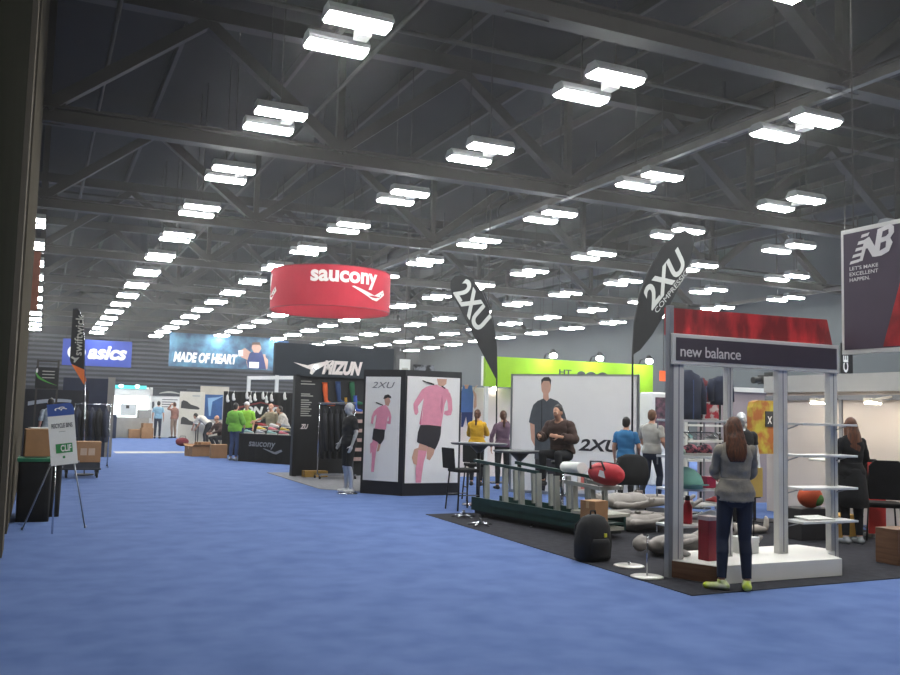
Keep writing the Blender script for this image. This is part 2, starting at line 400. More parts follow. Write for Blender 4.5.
for k in range(21): m.box(-29.6+k*2.93, -29.5+k*2.93, -5.8, 78, 10.35, 10.6, 1)
struct(m.build('ceiling', [HALLDARK, STEEL]))
# trusses across the hall, every second bay of lights
for ty in (10.75, 19.5, 28.25, 37., 45.75, 54.5, 63.25, 72.):
    m = MB()
    m.box(-29.6, 32.4, ty-.17, ty+.17, 7.22, 7.26); m.box(-29.6, 32.4, ty-.02, ty+.02, 7.26, 7.52); m.box(-29.6, 32.4, ty-.17, ty+.17, 7.52, 7.56)
    m.box(-29.6, 32.4, ty-.17, ty+.17, 9.95, 10.3)
    x = -30.99+6.16; k = 0
    while x < 27:
        m.bar((x, ty, 7.5), (x, ty, 10.1), .16, .16)
        a, b = ((x, 7.55), (x+3.08, 9.95)); m.bar((a[0], ty, a[1]), (b[0], ty, b[1]), .26, .24)
        m.bar((x+6.16, ty, 7.55), (b[0], ty, b[1]), .26, .24); m.obox((x, ty, 7.5), (.7, .05, .6))
        x += 6.16
    struct(m.build('ceiling_truss', STEEL))
m = MB()
for x in (12.15, 30.63): m.box(x-.06, x+.06, -5.8, 78, 7.2, 7.36)
struct(m.build('ceiling_rail', PIPE))
m = MB()
for x in (16., 26.):
    m.cyl((x, -5.5, 9.3), (x, 77.5, 9.3), .38, n=16)
    for y in range(0, 77, 6): m.cyl((x, y, 9.3), (x, y+.12, 9.3), .42, n=16); m.bar((x, y, 9.6), (x, y, 10.5), .04)
struct(m.build('ceiling_duct', pm('duct_metal', '#353336', .55, .15, 1.)))
m = MB()
for x in (.9, 5.6, 10.2, 14.6, 19., 23.3): m.cyl((x, -5.5, 8.6), (x, 77, 8.6), .045, n=8)
for y in (15.2, 24., 32.6): m.cyl((-29, y, 8.7), (32, y, 8.7), .05, n=8)
struct(m.build('ceiling_pipe', STEEL))
# ------------------------------------------------------------------ ceiling lights: pairs of reflectors on one bracket
LAMP = em('lamp_white', '#fbfdfb', 78.)
HOUS = pm('lamp_housing', '#8d8f90', .5, .1, 5.)
def make_light(lab):
    t = thing('ceiling_light', lab, 'ceiling light', (0, 0, 7.), 0, 'twin lights in rows under the hall ceiling')
    for y in (-.5, .5):
        m = MB(); m.prism([(-.2, 0), (.2, 0), (.2, .05), (.11, .16), (-.11, .16), (-.2, .05)], (-.47, y, .02), (0, 1, 0), (0, 0, 1), (.94, 0, 0))
        h = m.build('lamp_housing', HOUS, t)
        m = MB(); m.prism([(-.165, .02), (-.12, -.035), (.12, -.035), (.165, .02)], (-.45, y, .0), (0, 1, 0), (0, 0, 1), (.90, 0, 0)); m.build('diffuser', LAMP, h)
    m = MB(); m.box(-.04, .04, -.6, .6, .18, .24)
    for y in (-.5, .5): m.bar((0, y, .24), (0, y, 3.5), .02)
    m.build('bracket', STEEL, t)
    m = MB(); m.box(.14, .34, -.12, .12, .02, .18); m.build('ballast_box', pm('ballast_box', '#b5b4ae', .6, .05, 8.), t)
    return t
LL = 'pair of white tube lamps hanging in a row under the dark hall ceiling'
X0, DX, Y0, DY = -.579, 4.3398, 12.119-4.3768, 4.37676
first = None
for c in range(0, 8):
    for k in range(-1, 16):
        x, y = X0+DX*c, Y0+DY*k
        a, b, zc = PX((x, y, 7.))
        if c == 0 and k < 5: continue
        inside = zc > 1 and -25 < a < 925 and -15 < b < 500
        near = c <= 5 and k <= 2
        if not (inside or near): continue
        if first is None: first = make_light(LL); o = first; first.location = (x, y, 7.)
        else: o = dup(first, (x, y, 7.))
# ------------------------------------------------------------------ left side: easel sign, bins, boxes, cart, flag
WHITE = pm('white_board', '#e6e6e2', .5, .04, 6.); BLACK = pm('black_plastic', '#17171a', .5, .3, 12.); BLKCLOTH = pm('black_cloth', '#131316', .95, .4, 6., bump=.4)
CHROME = pm('chrome_tube', '#c9ccd0', .18, .05, 9., metal=1.); ALU = pm('satin_aluminium', '#a9abad', .35, .1, 9., metal=.8)
CARD = pm('brown_cardboard', '#9a7350', .85, .14, 5.); CARDD = pm('carton_tape', '#b8956c', .6, .1, 9.); GREENL = pm('green_lid', '#1f6a4a', .5, .12, 5.)
BLUEP = pm('sign_blue', '#35549c', .5, .06, 6.); TXTD = pm('dark_print', '#3a3d44', .6, .05, 9.); CLIFG = pm('sign_green', '#2f8a4a', .5, .06, 9.)
TXTW = pm('white_print', '#e9e9e6', .6, .04, 9.)
# easel sign
t = thing('easel_sign', 'white sign board with blue top on a thin three-legged easel by the left wall', 'sign', (.25, 12.2, 0))
o0 = V(.25, 12.2, 0)
tl, bl, br_ = WY(44, 405, 12.25)-o0, WY(51, 466, 12.1)-o0, WY(78, 463, 12.1)-o0
u = (br_-bl).normalized(); w_ = (br_-bl).length; vv = tl-bl; vv = (vv-u*vv.dot(u)); h_ = vv.length; vv.normalize(); n = u.cross(vv)
pts = [(0, 0), (w_, 0), (w_, h_*.93)]+[(w_*(1-a), h_*(.93+.07*math.sin(a*PI/.5) if a < .25 else 1.)) for a in (.08, .2)]+[(0, h_)]
m = MB(); m.prism([(0, 0), (w_, 0), (w_, h_*.9), (w_*.95, h_*.97), (w_*.86, h_), (0, h_)], bl, u, vv, n*-.012); bd = m.build('sign_board', WHITE, t)
prints(bd, 'blue_header', [(0, [(0, h_*.80), (w_, h_*.80), (w_, h_*.9), (w_*.95, h_*.97), (w_*.86, h_), (0, h_)])], [BLUEP], (u, vv, n), o=bl, eps=.002)
# running-figure swirl in the header, words below
sw = []
for cx, cy, a in ((.40, .905, .5), (.55, .92, .35), (.62, .895, .2)): sw.append((0, [(w_*(cx+.13*math.cos(k)), h_*(cy+.026*math.sin(k))) for k in [a+i*.5 for i in range(8)]]+[(w_*(cx+.08*math.cos(k)), h_*(cy+.014*math.sin(k))) for k in [a+i*.5 for i in range(7, -1, -1)]]))
prints(bd, 'emblem', sw, [TXTW], (u, vv, n), o=bl, eps=.004)
fr = (u, vv, n)
text(bd, 'RECYCLE BINS', w_*.12, h_*.60, w_*.78, h_*.075, TXTD, fr=fr, o=bl, bold=.02)
prints(bd, 'rule', [(0, [(w_*.38, h_*.535), (w_*.62, h_*.535), (w_*.62, h_*.54), (w_*.38, h_*.54)])], [TXTD], fr, o=bl)
prints(bd, 'green_box', [(0, [(w_*.22, h_*.19), (w_*.84, h_*.19), (w_*.84, h_*.34), (w_*.22, h_*.34)]), (1, oval(w_*.5, h_*.12, w_*.05, h_*.022))], [CLIFG, CLIFG], fr, o=bl)
text(bd, 'CLIF', w_*.40, h_*.21, w_*.40, h_*.11, TXTW, fr=fr, o=bl, bold=.03, eps=.006)
m = MB(); ft = F(52, 534)-o0; m.cyl(bl+u*w_*.25-n*.03+vv*h_*.3, ft, .011, .011, 8); m.build('leg', CHROME, t)
for (px_, py_), fx in (((22, 530), .02), ((85, 528), .85)):
    m = MB(); q = F(px_, py_)-o0; m.cyl(bl+u*w_*fx-n*.02+vv*h_*.05, q, .010, .010, 8); m.lathe([(.001, 0), (.014, .002), (.014, .03), (.009, .035)], q, 8); m.build('leg', ALU, t)
m = MB(); m.bar(bl-u*.02-n*.02+vv*.02, bl+u*(w_+.02)-n*.02+vv*.02, .02); m.build('ledge', ALU, t)
# recycling bins
def bin_(nm, x, y, w, d, h, lid, lab):
    t = thing(nm, lab, 'bin', (x, y, 0))
    m = MB(); L = []
    for k, z in enumerate((0.0, .25, .5, h-.1, h-.02)):
        s = 1-.03*(4-k)/4; r = []
        for i in range(40):
            a = 2*PI*i/40; cx, sx = math.cos(a), math.sin(a); e = .25; wv = 1+.012*math.sin(i*2.4+k)
            r.append(V(math.copysign(abs(cx)**e, cx)*w/2*s*wv, d/2+math.copysign(abs(sx)**e, sx)*d/2*s*wv, z))
        L.append(r)
    m.loft(L); m.build('bin_body', BLKCLOTH, t)
    m = MB(); m.box(-w/2-.015, w/2+.015, -.015, d+.015, h-.02, h+.025); m.box(-.14, .14, d*.35, d*.65, h+.025, h+.032, 1); l = m.build('lid', [lid, BLACK], t, .008)
    return t
bin_('recycling_bin', .02, 13.3, .42, .45, .82, GREENL, 'black bagged bin with green lid behind the easel sign')
bin_('recycling_bin', .14, 13.85, .46, .5, .80, BLACK, 'black bin with dark lid under the brown carton by the left wall')
def carton(lab, loc, rz, w, d, h, group=None, open_=False, mat=CARD, name='carton'):
    t = thing(name, lab, 'box', loc, rz, group)
    m = MB(); m.box(-w/2, w/2, -d/2, d/2, 0, h); m.build('box_body', mat, t, .004)
    m = MB(); m.box(-w/2, w/2, -.025, .025, h, h+.002); m.box(-w/2-.002, -w/2, -.025, .025, h-.09, h); m.box(w/2, w/2+.002, -.025, .025, h-.09, h); m.build('tape', CARDD, t)
    if open_:
        for sx in (-1, 1):
            m = MB(); m.obox((0, sx*(d/2+.06), h+.03), (w, .14, .006), (sx*.45, 0, 0)); m.build('flap', mat, t)
    return t
c = carton('brown carton standing on the bin behind the sign board', (.06, 14.12, .836), .05, .40, .42, .38)
m = MB(); m.obox((-.02, 0, .392), (.26, .2, .012), (0, 0, .2)); tag(m.build('paper_stack', WHITE, None, loc=(.06, 14.12, .839)), 'loose white papers lying on the carton by the left wall', 'paper')
# cart with a carton
t = thing('platform_cart', 'low dark cart on casters carrying a wide carton', 'cart', (1.0, 21.1, 0))
m = MB(); m.box(-.45, .32, -.25, .3, .17, .21); m.box(-.43, .30, -.23, .28, .21, .33); m.build('platform', pm('dark_grey_plastic', '#34363d', .6, .2, 8.), t, .01)
for x in (-.36, .25):
    for y in (-.18, .23):
        m = MB(); m.cyl((x-.02, y, .06), (x+.02, y, .06), .06, n=14); m.box(x-.03, x+.03, y-.02, y+.02, .09, .17); m.build('caster', BLACK, t)
c = carton('wide brown carton with two pale labels on the low cart', (1.03, 21.1, .335), 0, .54, .48, .44)
prints(c, 'label', [(0, [(-.14, .15), (-.01, .15), (-.01, .3), (-.14, .3)]), (0, [(.02, .15), (.15, .15), (.15, .3), (.02, .3)])], [pm('faded_label', '#b9a08a', .7, .1, 9.)], y=-.24)
# narrow feather flag
t = thing('feather_flag', 'narrow black flag with orange tail beside the cart', 'flag', (1.03, 21.7, 0))
m = MB(); m.cyl((0, 0, .02), (-.10, 0, 2.1), .014, n=8); m.tube([(-.10, 0, 2.1), (-.16, 0, 3.0), (-.22, 0, 3.5), (-.33, 0, 3.72), (-.42, 0, 3.70)], .010, 6); m.build('pole', CHROME, t)
m = MB(); m.cyl((0, 0, 0), (0, 0, .03), .2, n=20); m.build('base', BLACK, t)
def sheet(nm, pts, mat, par, th=.006):
    m = MB(); m.prism(pts, (0, -th/2, 0), (1, 0, 0), (0, 0, 1), (0, th, 0)); return m.build(nm, mat, par)
FLAGK = pm('black_flag_cloth', '#17181a', .85, .25, 5.); ORNG = pm('orange_cloth', '#e0702c', .8, .1, 6.)
sheet('flag_cloth', [(-.13, 2.35), (-.16, 2.9), (-.22, 3.5), (-.34, 3.72), (-.44, 3.70), (-.44, 2.55), (-.40, 2.46)], FLAGK, t)
sheet('flag_tail', [(-.13, 2.35), (-.40, 2.46), (-.12, 2.02), (-.07, 2.1)], ORNG, t)
text(t, 'swiftwick', 0, 0, .92, .17, pm('grey_print', '#a7a79f', .7, .05, 9.), fr=(V(0, 0, 1), V(-1, 0, 0), V(0, -1, 0)), o=(-.20, -.006, 2.66), bold=.01)
prints(t, 'emblem', [(0, [(-.36, 2.50), (-.33, 2.50), (-.24, 2.62), (-.33, 2.60), (-.40, 2.64), (-.42, 2.60), (-.35, 2.56)])], [pm('grey_print', '#a7a79f')], y=-.006)
# black booth with the green-swoosh sign far left
t = thing('sign_rack', 'grey pipe frame holding a black sign with green swoosh at far left', 'display rack', (.2, 26, 0))
m = MB()
for x in (-.26, .24): m.bar((x, 0, 0), (x, 0, 2.72), .05)
m.build('post', STEEL, t)
m = MB()
for z in (2.68, 1.96): m.bar((-.26, 0, z), (.24, 0, z), .04)
m.build('rail', STEEL, t)
m = MB(); m.box(-.30, .25, -.05, -.02, 1.97, 2.52); sg = m.build('sign_panel', BLACK, t)
sw = [(-.30+.55*i/12, 2.32-.30*(i/12)**.45+.02) for i in range(13)]+[(-.30+.55*i/12, 2.44-.40*(i/12)**.5) for i in range(12, -1, -1)]
prints(sg, 'swoosh', [(0, sw), (1, oval(-.27, 2.42, .025, .06))], [pm('swoosh_green', '#4d9a3c', .5, .05, 9.), TXTW], y=-.05)
for k in range(3): prints(sg, 'print_line', [(0, [(-.14, 2.40-.085*k), (.16, 2.40-.085*k), (.16, 2.425-.085*k), (-.14, 2.425-.085*k)])], [pm('grey_print', '#a7a79f')], y=-.05)
t = thing('booth_backdrop', 'black booth backdrop with a pale curved stripe behind the left boxes', 'backdrop', (.3, 27.4, 0))
m = MB(); m.box(-.95, 1.0, -.03, .03, 0, 1.95); p = m.build('panel', pm('backdrop_black', '#1a1c24', .8, .2, 3.), t)
prints(p, 'stripe', [(0, [(-.55+1.1*i/10, 1.52+.18*math.sin(PI*(.15+.5*i/10))) for i in range(11)]+[(-.55+1.1*i/10, 1.44+.17*math.sin(PI*(.1+.5*i/10))) for i in range(10, -1, -1)])], [pm('pale_stripe', '#9fa5ad', .7, .05, 9.)], y=-.03)
t = thing('room_divider', 'dark blue booth panel between left garments and aisle end', 'booth panel', (1.35, 29, 0))
m = MB(); m.box(-.7, .55, 0, .06, 0, 2.35); m.build('panel', pm('navy_panel', '#232a41', .8, .2, 3.), t)
m = MB(); m.box(.55, .75, -.02, .08, 0, 2.4); m.build('side_post', pm('pale_post', '#8b867e', .7, .1, 5.), t)
# garments on a rack
BLKG = pm('black_garment', '#1b1c22', .9, .35, 7., bump=.3); NAVYG = pm('navy_garment', '#20263a', .9, .3, 7.)
def jacket(lab, loc, rz, mat, h=.75, w=.5, group=None, name='jacket', arms=None, dp=.4):
    t = thing(name, lab, 'jacket', loc, rz, group); m = MB(); L = []
    for f, a, b in ((0, .50, .13), (.15, .51, .15), (.45, .48, .15), (.75, .50, .14), (.9, .44, .11), (.97, .2, .08), (1., .1, .07)):
        L.append([V(a*w*math.cos(2*PI*i/20)*(1+.04*math.sin(3*i+f*9)), b*dp*math.sin(2*PI*i/20), -h+h*f) for i in range(20)])
    m.loft(L); m.build('jacket_body', mat, t)
    for s in (-1, 1):
        m = MB(); m.tube([(s*w*.42, 0, -.10*h), (s*w*.56, -.01, -.35*h), (s*w*.58, -.03, -.65*h), (s*w*.55, -.05, -.85*h)], [.045, .05, .045, .04], 10); m.build('sleeve', arms or mat, t)
    m = MB(); m.tube([(0, 0, .0), (0, 0, .05), (.02, 0, .075), (.04, 0, .06)], .005, 6); m.build('hanger_hook', CHROME, t)
    return t
t = thing('clothes_rail', 'chrome rail with hanging black garments left of the aisle', 'clothes rail', (1.25, 24.2, 0))
m = MB()
for x in (-.42, .42): m.cyl((x, 0, .03), (x, 0, 1.58), .018, n=8); m.bar((x, -.25, .03), (x, .25, .03), .04)
m.cyl((-.42, 0, 1.58), (.42, 0, 1.58), .018, n=8); m.build('rail_frame', CHROME, t)
for k in range(5): jacket('black garment on the chrome rail left of the aisle', (.92+.165*k, 24.2, 1.482), 1.35, BLKG if k % 2 else NAVYG, .85, .48, 'black garments on the left rail', 'hanging_garment')
# red hanging banner on the wall end
p0 = WY(36, 251, 20.3)
t = thing('wall_banner', 'narrow reddish banner hanging from the end of the left wall', 'banner', (p0.x, 20.28, p0.z-1.24))
m = MB(); m.box(-.09, .10, -.01, .01, 0, 1.24); b = m.build('banner_cloth', pm('dusty_red_cloth', '#93604f', .9, .2, 4.), t)
m = MB(); m.bar((-.12, 0, 1.24), (.12, 0, 1.24), .03); m.bar((-.12, 0, 1.24), (-.2, 0, 1.24), .03); m.build('bracket', STEEL, t)
# ------------------------------------------------------------------ far end of the aisle
SAND = pm('beige_panel', '#b8b0a0', .8, .1, 4.); WALLW = pm('booth_white', '#d6d6d2', .7, .05, 4.)
def cable(par, x, z0, z1, y=0.): 
    m = MB(); m.cyl((x, y, z0), (x, y, z1), .012, n=6); return m.build('suspension_cable', STEEL, par)
# banners hung in front of the back wall
a, b = WY(63, 343, 70), WY(131, 366, 70)
t = thing('hanging_banner', 'blue banner with white brand lettering hung high at the far left', 'banner', (a.x, 70, 4.3))
W_, H_ = b.x-a.x, 1.9
m = MB(); m.box(0, W_, 0, .04, 0, H_); p = m.build('banner_cloth', pm('banner_blue', '#27409a', .8, .08, 1.), t)
text(p, 'asics', W_*.36, .5, W_*.57, 1.02, TXTW, y=0, bold=.04, shear=.25, eps=.02)
prints(p, 'emblem', [(0, oval(W_*.2, .95, .62, .55)), (1, oval(W_*.22, .95, .42, .36)), (0, oval(W_*.25, 1.02, .2, .14))], [TXTW, pm('banner_blue', '#27409a')], y=0, eps=.02, lift=.01)
for x in (.2, W_-.2): cable(t, x, H_, 6.2, .02)
a, b = WY(170, 335, 70), WY(277, 370, 70)
t = thing('hanging_banner', 'wide blue-green banner reading MADE OF HEART with an athlete at right', 'banner', (a.x, 70, 4.55))
W_, H_ = b.x-a.x, 2.55
BT = pm('banner_teal', '#4a7f97', .8, hex2='#243f5e', scale=1.3, detail=8.)
m = MB(); m.box(0, W_, 0, .04, 0, H_); p = m.build('banner_cloth', BT, t)
text(p, 'MADE OF HEART', W_*.04, .33, W_*.58, .78, TXTW, y=0, bold=.05, shear=.2, eps=.02)
SKP = pm('printed_skin', '#c79a86', .7, .1, 9.); NAVYP = pm('printed_navy', '#26386e', .7, .15, 6.); HAIRP = pm('printed_hair', '#5a4032', .7, .1, 9.)
ath = [(0, [(700, 165), (722, 150), (742, 165), (735, 195), (712, 185)]), (0, [(745, 170), (790, 170), (798, 225), (735, 225), (728, 200)]), (1, [(738, 168), (752, 160), (778, 160), (785, 180), (795, 225), (735, 225), (730, 200)]),
       (0, [(745, 132), (770, 130), (776, 150), (768, 165), (752, 165), (744, 150)]), (2, [(743, 140), (746, 128), (770, 126), (776, 142), (768, 136), (750, 136)]), (3, [(738, 200), (770, 200), (770, 222), (738, 222)]), (0, [(785, 172), (800, 190), (800, 225), (790, 200)]), (3, [(700, 160), (716, 158), (716, 180), (702, 182)])]
prints(p, 'printed_athlete', pxmap(ath, (482, 108, 832, 228), (0, 0, W_, H_)), [SKP, NAVYP, HAIRP, TXTW], y=0, eps=.02, lift=.004)
for x in (.2, W_-.2): cable(t, x, H_, 5.9, .02)
a = WY(277, 338, 70)
t = thing('hanging_banner', 'slim blue banner end beside the athlete banner', 'banner', (a.x+.1, 70.4, 5.2))
m = MB(); m.box(0, .95, 0, .04, 0, 1.75); m.build('banner_cloth', pm('banner_mid_blue', '#3f6da8', .8, .2, 1.), t); cable(t, .5, 1.75, 5.2, .02)
# glowing booth window with teal strip
Y = 46.
a, b = WY(112, 388, Y), WY(147, 438, Y)
t = thing('display_booth', 'white booth with a glowing window and teal lamps at the aisle end', 'booth', (a.x, Y, 0))
W_ = b.x-a.x
m = MB(); m.box(-.05, W_, .3, .4, 0, 2.45); m.box(-.05, W_+.1, 0, .4, 2.03, 2.35); m.box(-.1, 0, 0, .4, 0, 2.45); m.box(W_+.05, W_+.15, 0, .4, 0, 2.45); m.build('booth_shell', WALLW, t)
m = MB(); m.box(.05, W_, .27, .3, 1.0, 2.0); wn = m.build('lit_window', em('lit_window', '#f2fbff', 6.), t)
m = MB(); m.box(.45, 1.2, .2, .26, 1.05, 1.62); m.box(.7, .85, .18, .2, 1.4, 1.55, 1); m.build('poster', [pm('pale_poster', '#c9cfd2', .7, .05, 5.), BLACK], t)
m = MB(); m.box(.05, W_-.15, -.03, 0, 2.35, 2.52); m.build('teal_fascia', em('teal_strip', '#5fd6d6', 1.6), t)
for x in (.4, 1.15):
    m = MB(); m.ell((x, -.06, 2.47), (.10, .05, .07)); m.build('lamp', em('lamp_cool', '#e8ffff', 22.), t)
m = MB(); m.box(.0, W_, -.5, -.1, 0, .95); tag(m.build('counter', pm('grey_counter', '#9a9791', .7, .1, 4.), None, .01, loc=(a.x, Y, 0)), 'pale counter below the glowing window at the aisle end', 'counter')
m = MB(); m.box(-.3, .3, -.2, .2, 0, 1.05); m.box(-.32, .32, -.22, .22, 1.05, 1.1); tag(m.build('pedestal', pm('navy_panel', '#232a41'), None, .01, loc=(a.x-.1, Y-1.1, 0)), 'dark pedestal left of the pale counter at the aisle end', 'pedestal')
for k, (x, y, z, w, d, h, lab) in enumerate(((1.05, -.75, 0, .5, .4, .42, 'brown carton on the carpet below the glowing window'), (1.6, -.9, 0, .55, .4, .5, 'brown carton right of another below the glowing window'), (1.6, -.9, .502, .45, .35, .22, 'flat carton stacked on a carton near the blue-shirted person'), (1.5, -.3, .952, .6, .3, .4, 'grey carton standing on the counter below the glowing window'))):
    carton(lab, (a.x+x, Y+y, z), .1*k, w, d, h, mat=CARD if k < 3 else pm('grey_card', '#9c9a96', .8, .1, 6.))
# white wall with dark sign, right of the window
a, b = WY(148, 388, Y+.6), WY(182, 438, Y+.6); W_ = b.x-a.x
t = thing('booth_wall', 'white booth wall with dark header behind two far visitors', 'booth wall', (a.x, Y+.6, 0))
m = MB(); m.box(0, W_, 0, .1, 0, 2.05); p = m.build('wall_panel', WALLW, t)
m = MB(); m.box(-.05, W_+.1, -.04, .1, 2.05, 2.45); h = m.build('header', pm('dark_header', '#33363b', .7, .1, 5.), t)
prints(h, 'emblem', [(0, [(.55+1.0*i/10, 2.2+.1*math.sin(PI*i/10)) for i in range(11)]+[(.55+1.0*i/10, 2.17+.04*math.sin(PI*i/10)) for i in range(10, -1, -1)])], [pm('grey_print', '#a7a79f')], y=-.04)
bl = [(0, [(.25+.1*math.cos(k)*(1+.4*(k % 2)), 1.6+.16*math.sin(k)*(1+.3*(k % 2))) for k in range(6)])]+[(0, [(.7, 1.5+.12*k), (1.15+.1*k, 1.5+.12*k), (1.15+.1*k, 1.54+.12*k), (.7, 1.54+.12*k)]) for k in range(4)]
prints(p, 'print', bl, [TXTD], y=0)
# banner with two shoes
Y = 38.
a, b = WY(180, 394, Y), WY(203, 440, Y); W_ = b.x-a.x
t = thing('roll_up_banner', 'tall cream banner printed with two dark shoes at the aisle end', 'banner', (a.x, Y, 0))
m = MB(); m.box(0, W_, 0, .03, .08, 2.18); p = m.build('banner_panel', pm('cream_panel', '#c9c3b4', .7, .06, 5.), t)
m = MB(); m.box(-.03, W_+.03, -.12, .12, 0, .08); m.build('base', ALU, t)
def shoe2d(x, z, s): return [(x, z), (x+.02*s, z+.34*s), (x+.12*s, z+.42*s), (x+.3*s, z+.36*s), (x+.5*s, z+.2*s), (x+.85*s, z+.10*s), (x+.98*s, z+.0*s), (x+.9*s, z-.06*s), (x+.45*s, z-.04*s)]
prints(p, 'printed_shoe', [(0, shoe2d(.06, 1.5, .78)), (0, shoe2d(.08, .85, .72)), (1, [(.5, 1.98), (.8, 1.98), (.8, 2.05), (.5, 2.05)])], [pm('printed_charcoal', '#3a3836', .7, .1, 9.), pm('grey_print', '#a7a79f')], y=0)
a, b = WY(203, 394, Y+.8), WY(223, 420, Y+.8); W_ = b.x-a.x
t = thing('booth_wall', 'pale booth wall with a deep blue poster left of the black backdrop', 'booth wall', (a.x-.1, Y+.8, 0))
m = MB(); m.box(0, W_+.3, 0, .08, 0, 2.45); p = m.build('wall_panel', SAND, t)
m = MB(); m.box(.18, W_+.05, -.02, 0, 1.05, 2.1); q_ = m.build('poster', pm('deep_blue_print', '#27558c', .6, .3, 3.), t)
prints(q_, 'printed_swoosh', [(0, [(.3, 1.95), (.75, 2.0), (1.0, 2.08), (.5, 1.8), (.45, 1.2), (.38, 1.2)])], [pm('printed_pale_blue', '#7fa6c8', .6, .1, 5.)], y=-.02)
t = thing('table', 'small display table holding shoes in front of the blue poster', 'table', (6.35, 37.6, 0))
m = MB(); m.box(-.45, .55, -.3, .3, .86, .9); m.build('tabletop', WALLW, t, .005)
for x in (-.4, .5):
    for y in (-.26, .26): m = MB(); m.bar((x, y, 0), (x, y, .86), .04); m.build('leg', STEEL, t)
# cartons on the carpet near the green-shirted visitors
o = F(199, 456); carton('opened brown carton on the blue carpet beside the far red bag', (o.x, o.y, 0), .3, .75, .55, .32, open_=True)
o = F(217, 458); carton('brown carton on the carpet next to the green-shirted visitors', (o.x+.05, o.y+.1, 0), -.1, .5, .5, .42)
carton('flat carton lying on top of the opened brown carton', (F(202, 456).x, F(202, 456).y, .33), .6, .42, .3, .12)
o = F(182, 446)
t = thing('duffel_bag', 'dark red bag lying on the carpet at the aisle end', 'bag', (o.x, o.y, 0))
m = MB(); m.ell((0, 0, .17), (.26, .18, .17), nu=18, nv=10); m.build('bag_body', pm('dark_red_cloth', '#7c2a33', .85, .3, 9.), t)
m = MB(); m.tube([(-.12, -.1, .3), (-.1, -.12, .4), (.1, -.12, .4), (.12, -.1, .3)], .012, 6); m.build('handle', BLACK, t)
# ------------------------------------------------------------------ shoes for tables and shelves
def shoe_mesh(L=.28):
    m = MB(); R = []
    for x, w, h0, h1 in ((-.5, .10, .03, .24), (-.42, .125, .02, .33), (-.25, .12, .02, .36), (-.08, .12, .02, .29), (.12, .14, .02, .22), (.32, .155, .02, .17), (.45, .12, .03, .12), (.5, .05, .05, .08)):
        r = []
        for i in range(14):
            a = 2*PI*i/14; z = (h0+h1)/2+(h1-h0)/2*math.sin(a); ww = w*(1-.35*max(0, math.sin(a)))
            r.append(V(x*L, ww*math.cos(a)*L, (z+.05)*L))
        R.append(r)
    m.loft(R); up = m
    s = MB(); P = [(-.52, -.10), (-.3, -.125), (0, -.115), (.25, -.155), (.42, -.13), (.54, -.03), (.54, .03), (.42, .13), (.25, .15), (0, .115), (-.3, .125), (-.52, .10)]
    s.prism([(x*L, y*L) for x, y in P], (0, 0, 0), (1, 0, 0), (0, 1, 0), (0, 0, .085*L))
    return up, s
SOLE = pm('shoe_sole', '#d9d9d4', .6, .08, 9.)
def shoe(lab, loc, rz, mat, L=.29, group=None, name='running_shoe', sole=None):
    t = thing(name, lab, 'shoe', loc, rz, group); u_, s_ = shoe_mesh(L); u_.build('upper', mat, t); s_.build('sole', sole or SOLE, t)
    m = MB()
    for k in range(4): m.bar((.02*L+.05*k*L, -.06*L, (.33-.028*k)*L), (.02*L+.05*k*L, .06*L, (.33-.028*k)*L), .018*L)
    m.build('laces', SOLE, t); return t
SHC = dict(pink=pm('shoe_pink', '#d2707e', .6, .1, 9.), orange=pm('shoe_orange', '#d8803f', .6, .1, 9.), teal=pm('shoe_teal', '#8fb6b8', .6, .1, 9.), yellow=pm('shoe_yellow', '#c9b23a', .6, .1, 9.), grey=pm('shoe_grey', '#8d9196', .6, .1, 9.), white=pm('shoe_white', '#d8d8d6', .6, .06, 9.), black=pm('shoe_black', '#222327', .6, .2, 9.), red=pm('shoe_red', '#a93236', .6, .1, 9.), blue=pm('shoe_blue', '#3557a5', .6, .1, 9.))
# ------------------------------------------------------------------ black draped shoe table with backdrop
A, B = F(238, 461), F(291.7, 465)
d = (B-A); W_ = d.length; RZ = math.atan2(d.y, d.x)
t = thing('draped_table', 'black draped shoe table with white brand lettering facing the aisle', 'table', A, RZ)
m = MB(); L = []
for z in (0, .3, .6, .80):
    r = []
    for i in range(80):
        f = i/80*4; s = int(f); g = f-s; wv = .012*math.sin(i*1.9)*(1-z/.85)
        x, y = ((g*W_, -wv), (W_+wv, g*.75), (W_-g*W_, .75+wv), (-wv, .75-g*.75))[s]; r.append(V(x, y, z))
    L.append(r)
m.loft(L, sm=False); cl = m.build('drape', BLKCLOTH, t)
LG = pm('grey_lettering', '#8b8d92', .7, .06, 9.)
text(cl, 'saucony', W_*.20, .40, W_*.50, .20, LG, y=-.014, bold=.02, shear=.15)
def wave(x, z, w, h): return [(x, z+h*.95), (x+w*.06, z+h), (x+w*.62, z+h*.42), (x+w*.94, z+h*.98), (x+w, z+h*.62), (x+w*.70, z), (x+w*.55, z+h*.08), (x+w*.25, z+h*.55)]
prints(cl, 'emblem', [(0, wave(W_*.47, .27, W_*.36, .15))], [LG], y=-.014)
m = MB(); m.box(-.01, W_+.01, -.01, .76, .80, .825); m.build('tabletop', BLACK, t)
cs = ['teal', 'pink', 'orange', 'grey', 'yellow', 'red', 'teal', 'orange', 'white', 'pink', 'yellow', 'grey']
ln = ['first', 'second', 'third', 'fourth', 'fifth', 'sixth', 'seventh', 'eighth', 'ninth', 'tenth', 'eleventh', 'twelfth']
M2 = Matrix.Rotation(RZ, 3, 'Z')
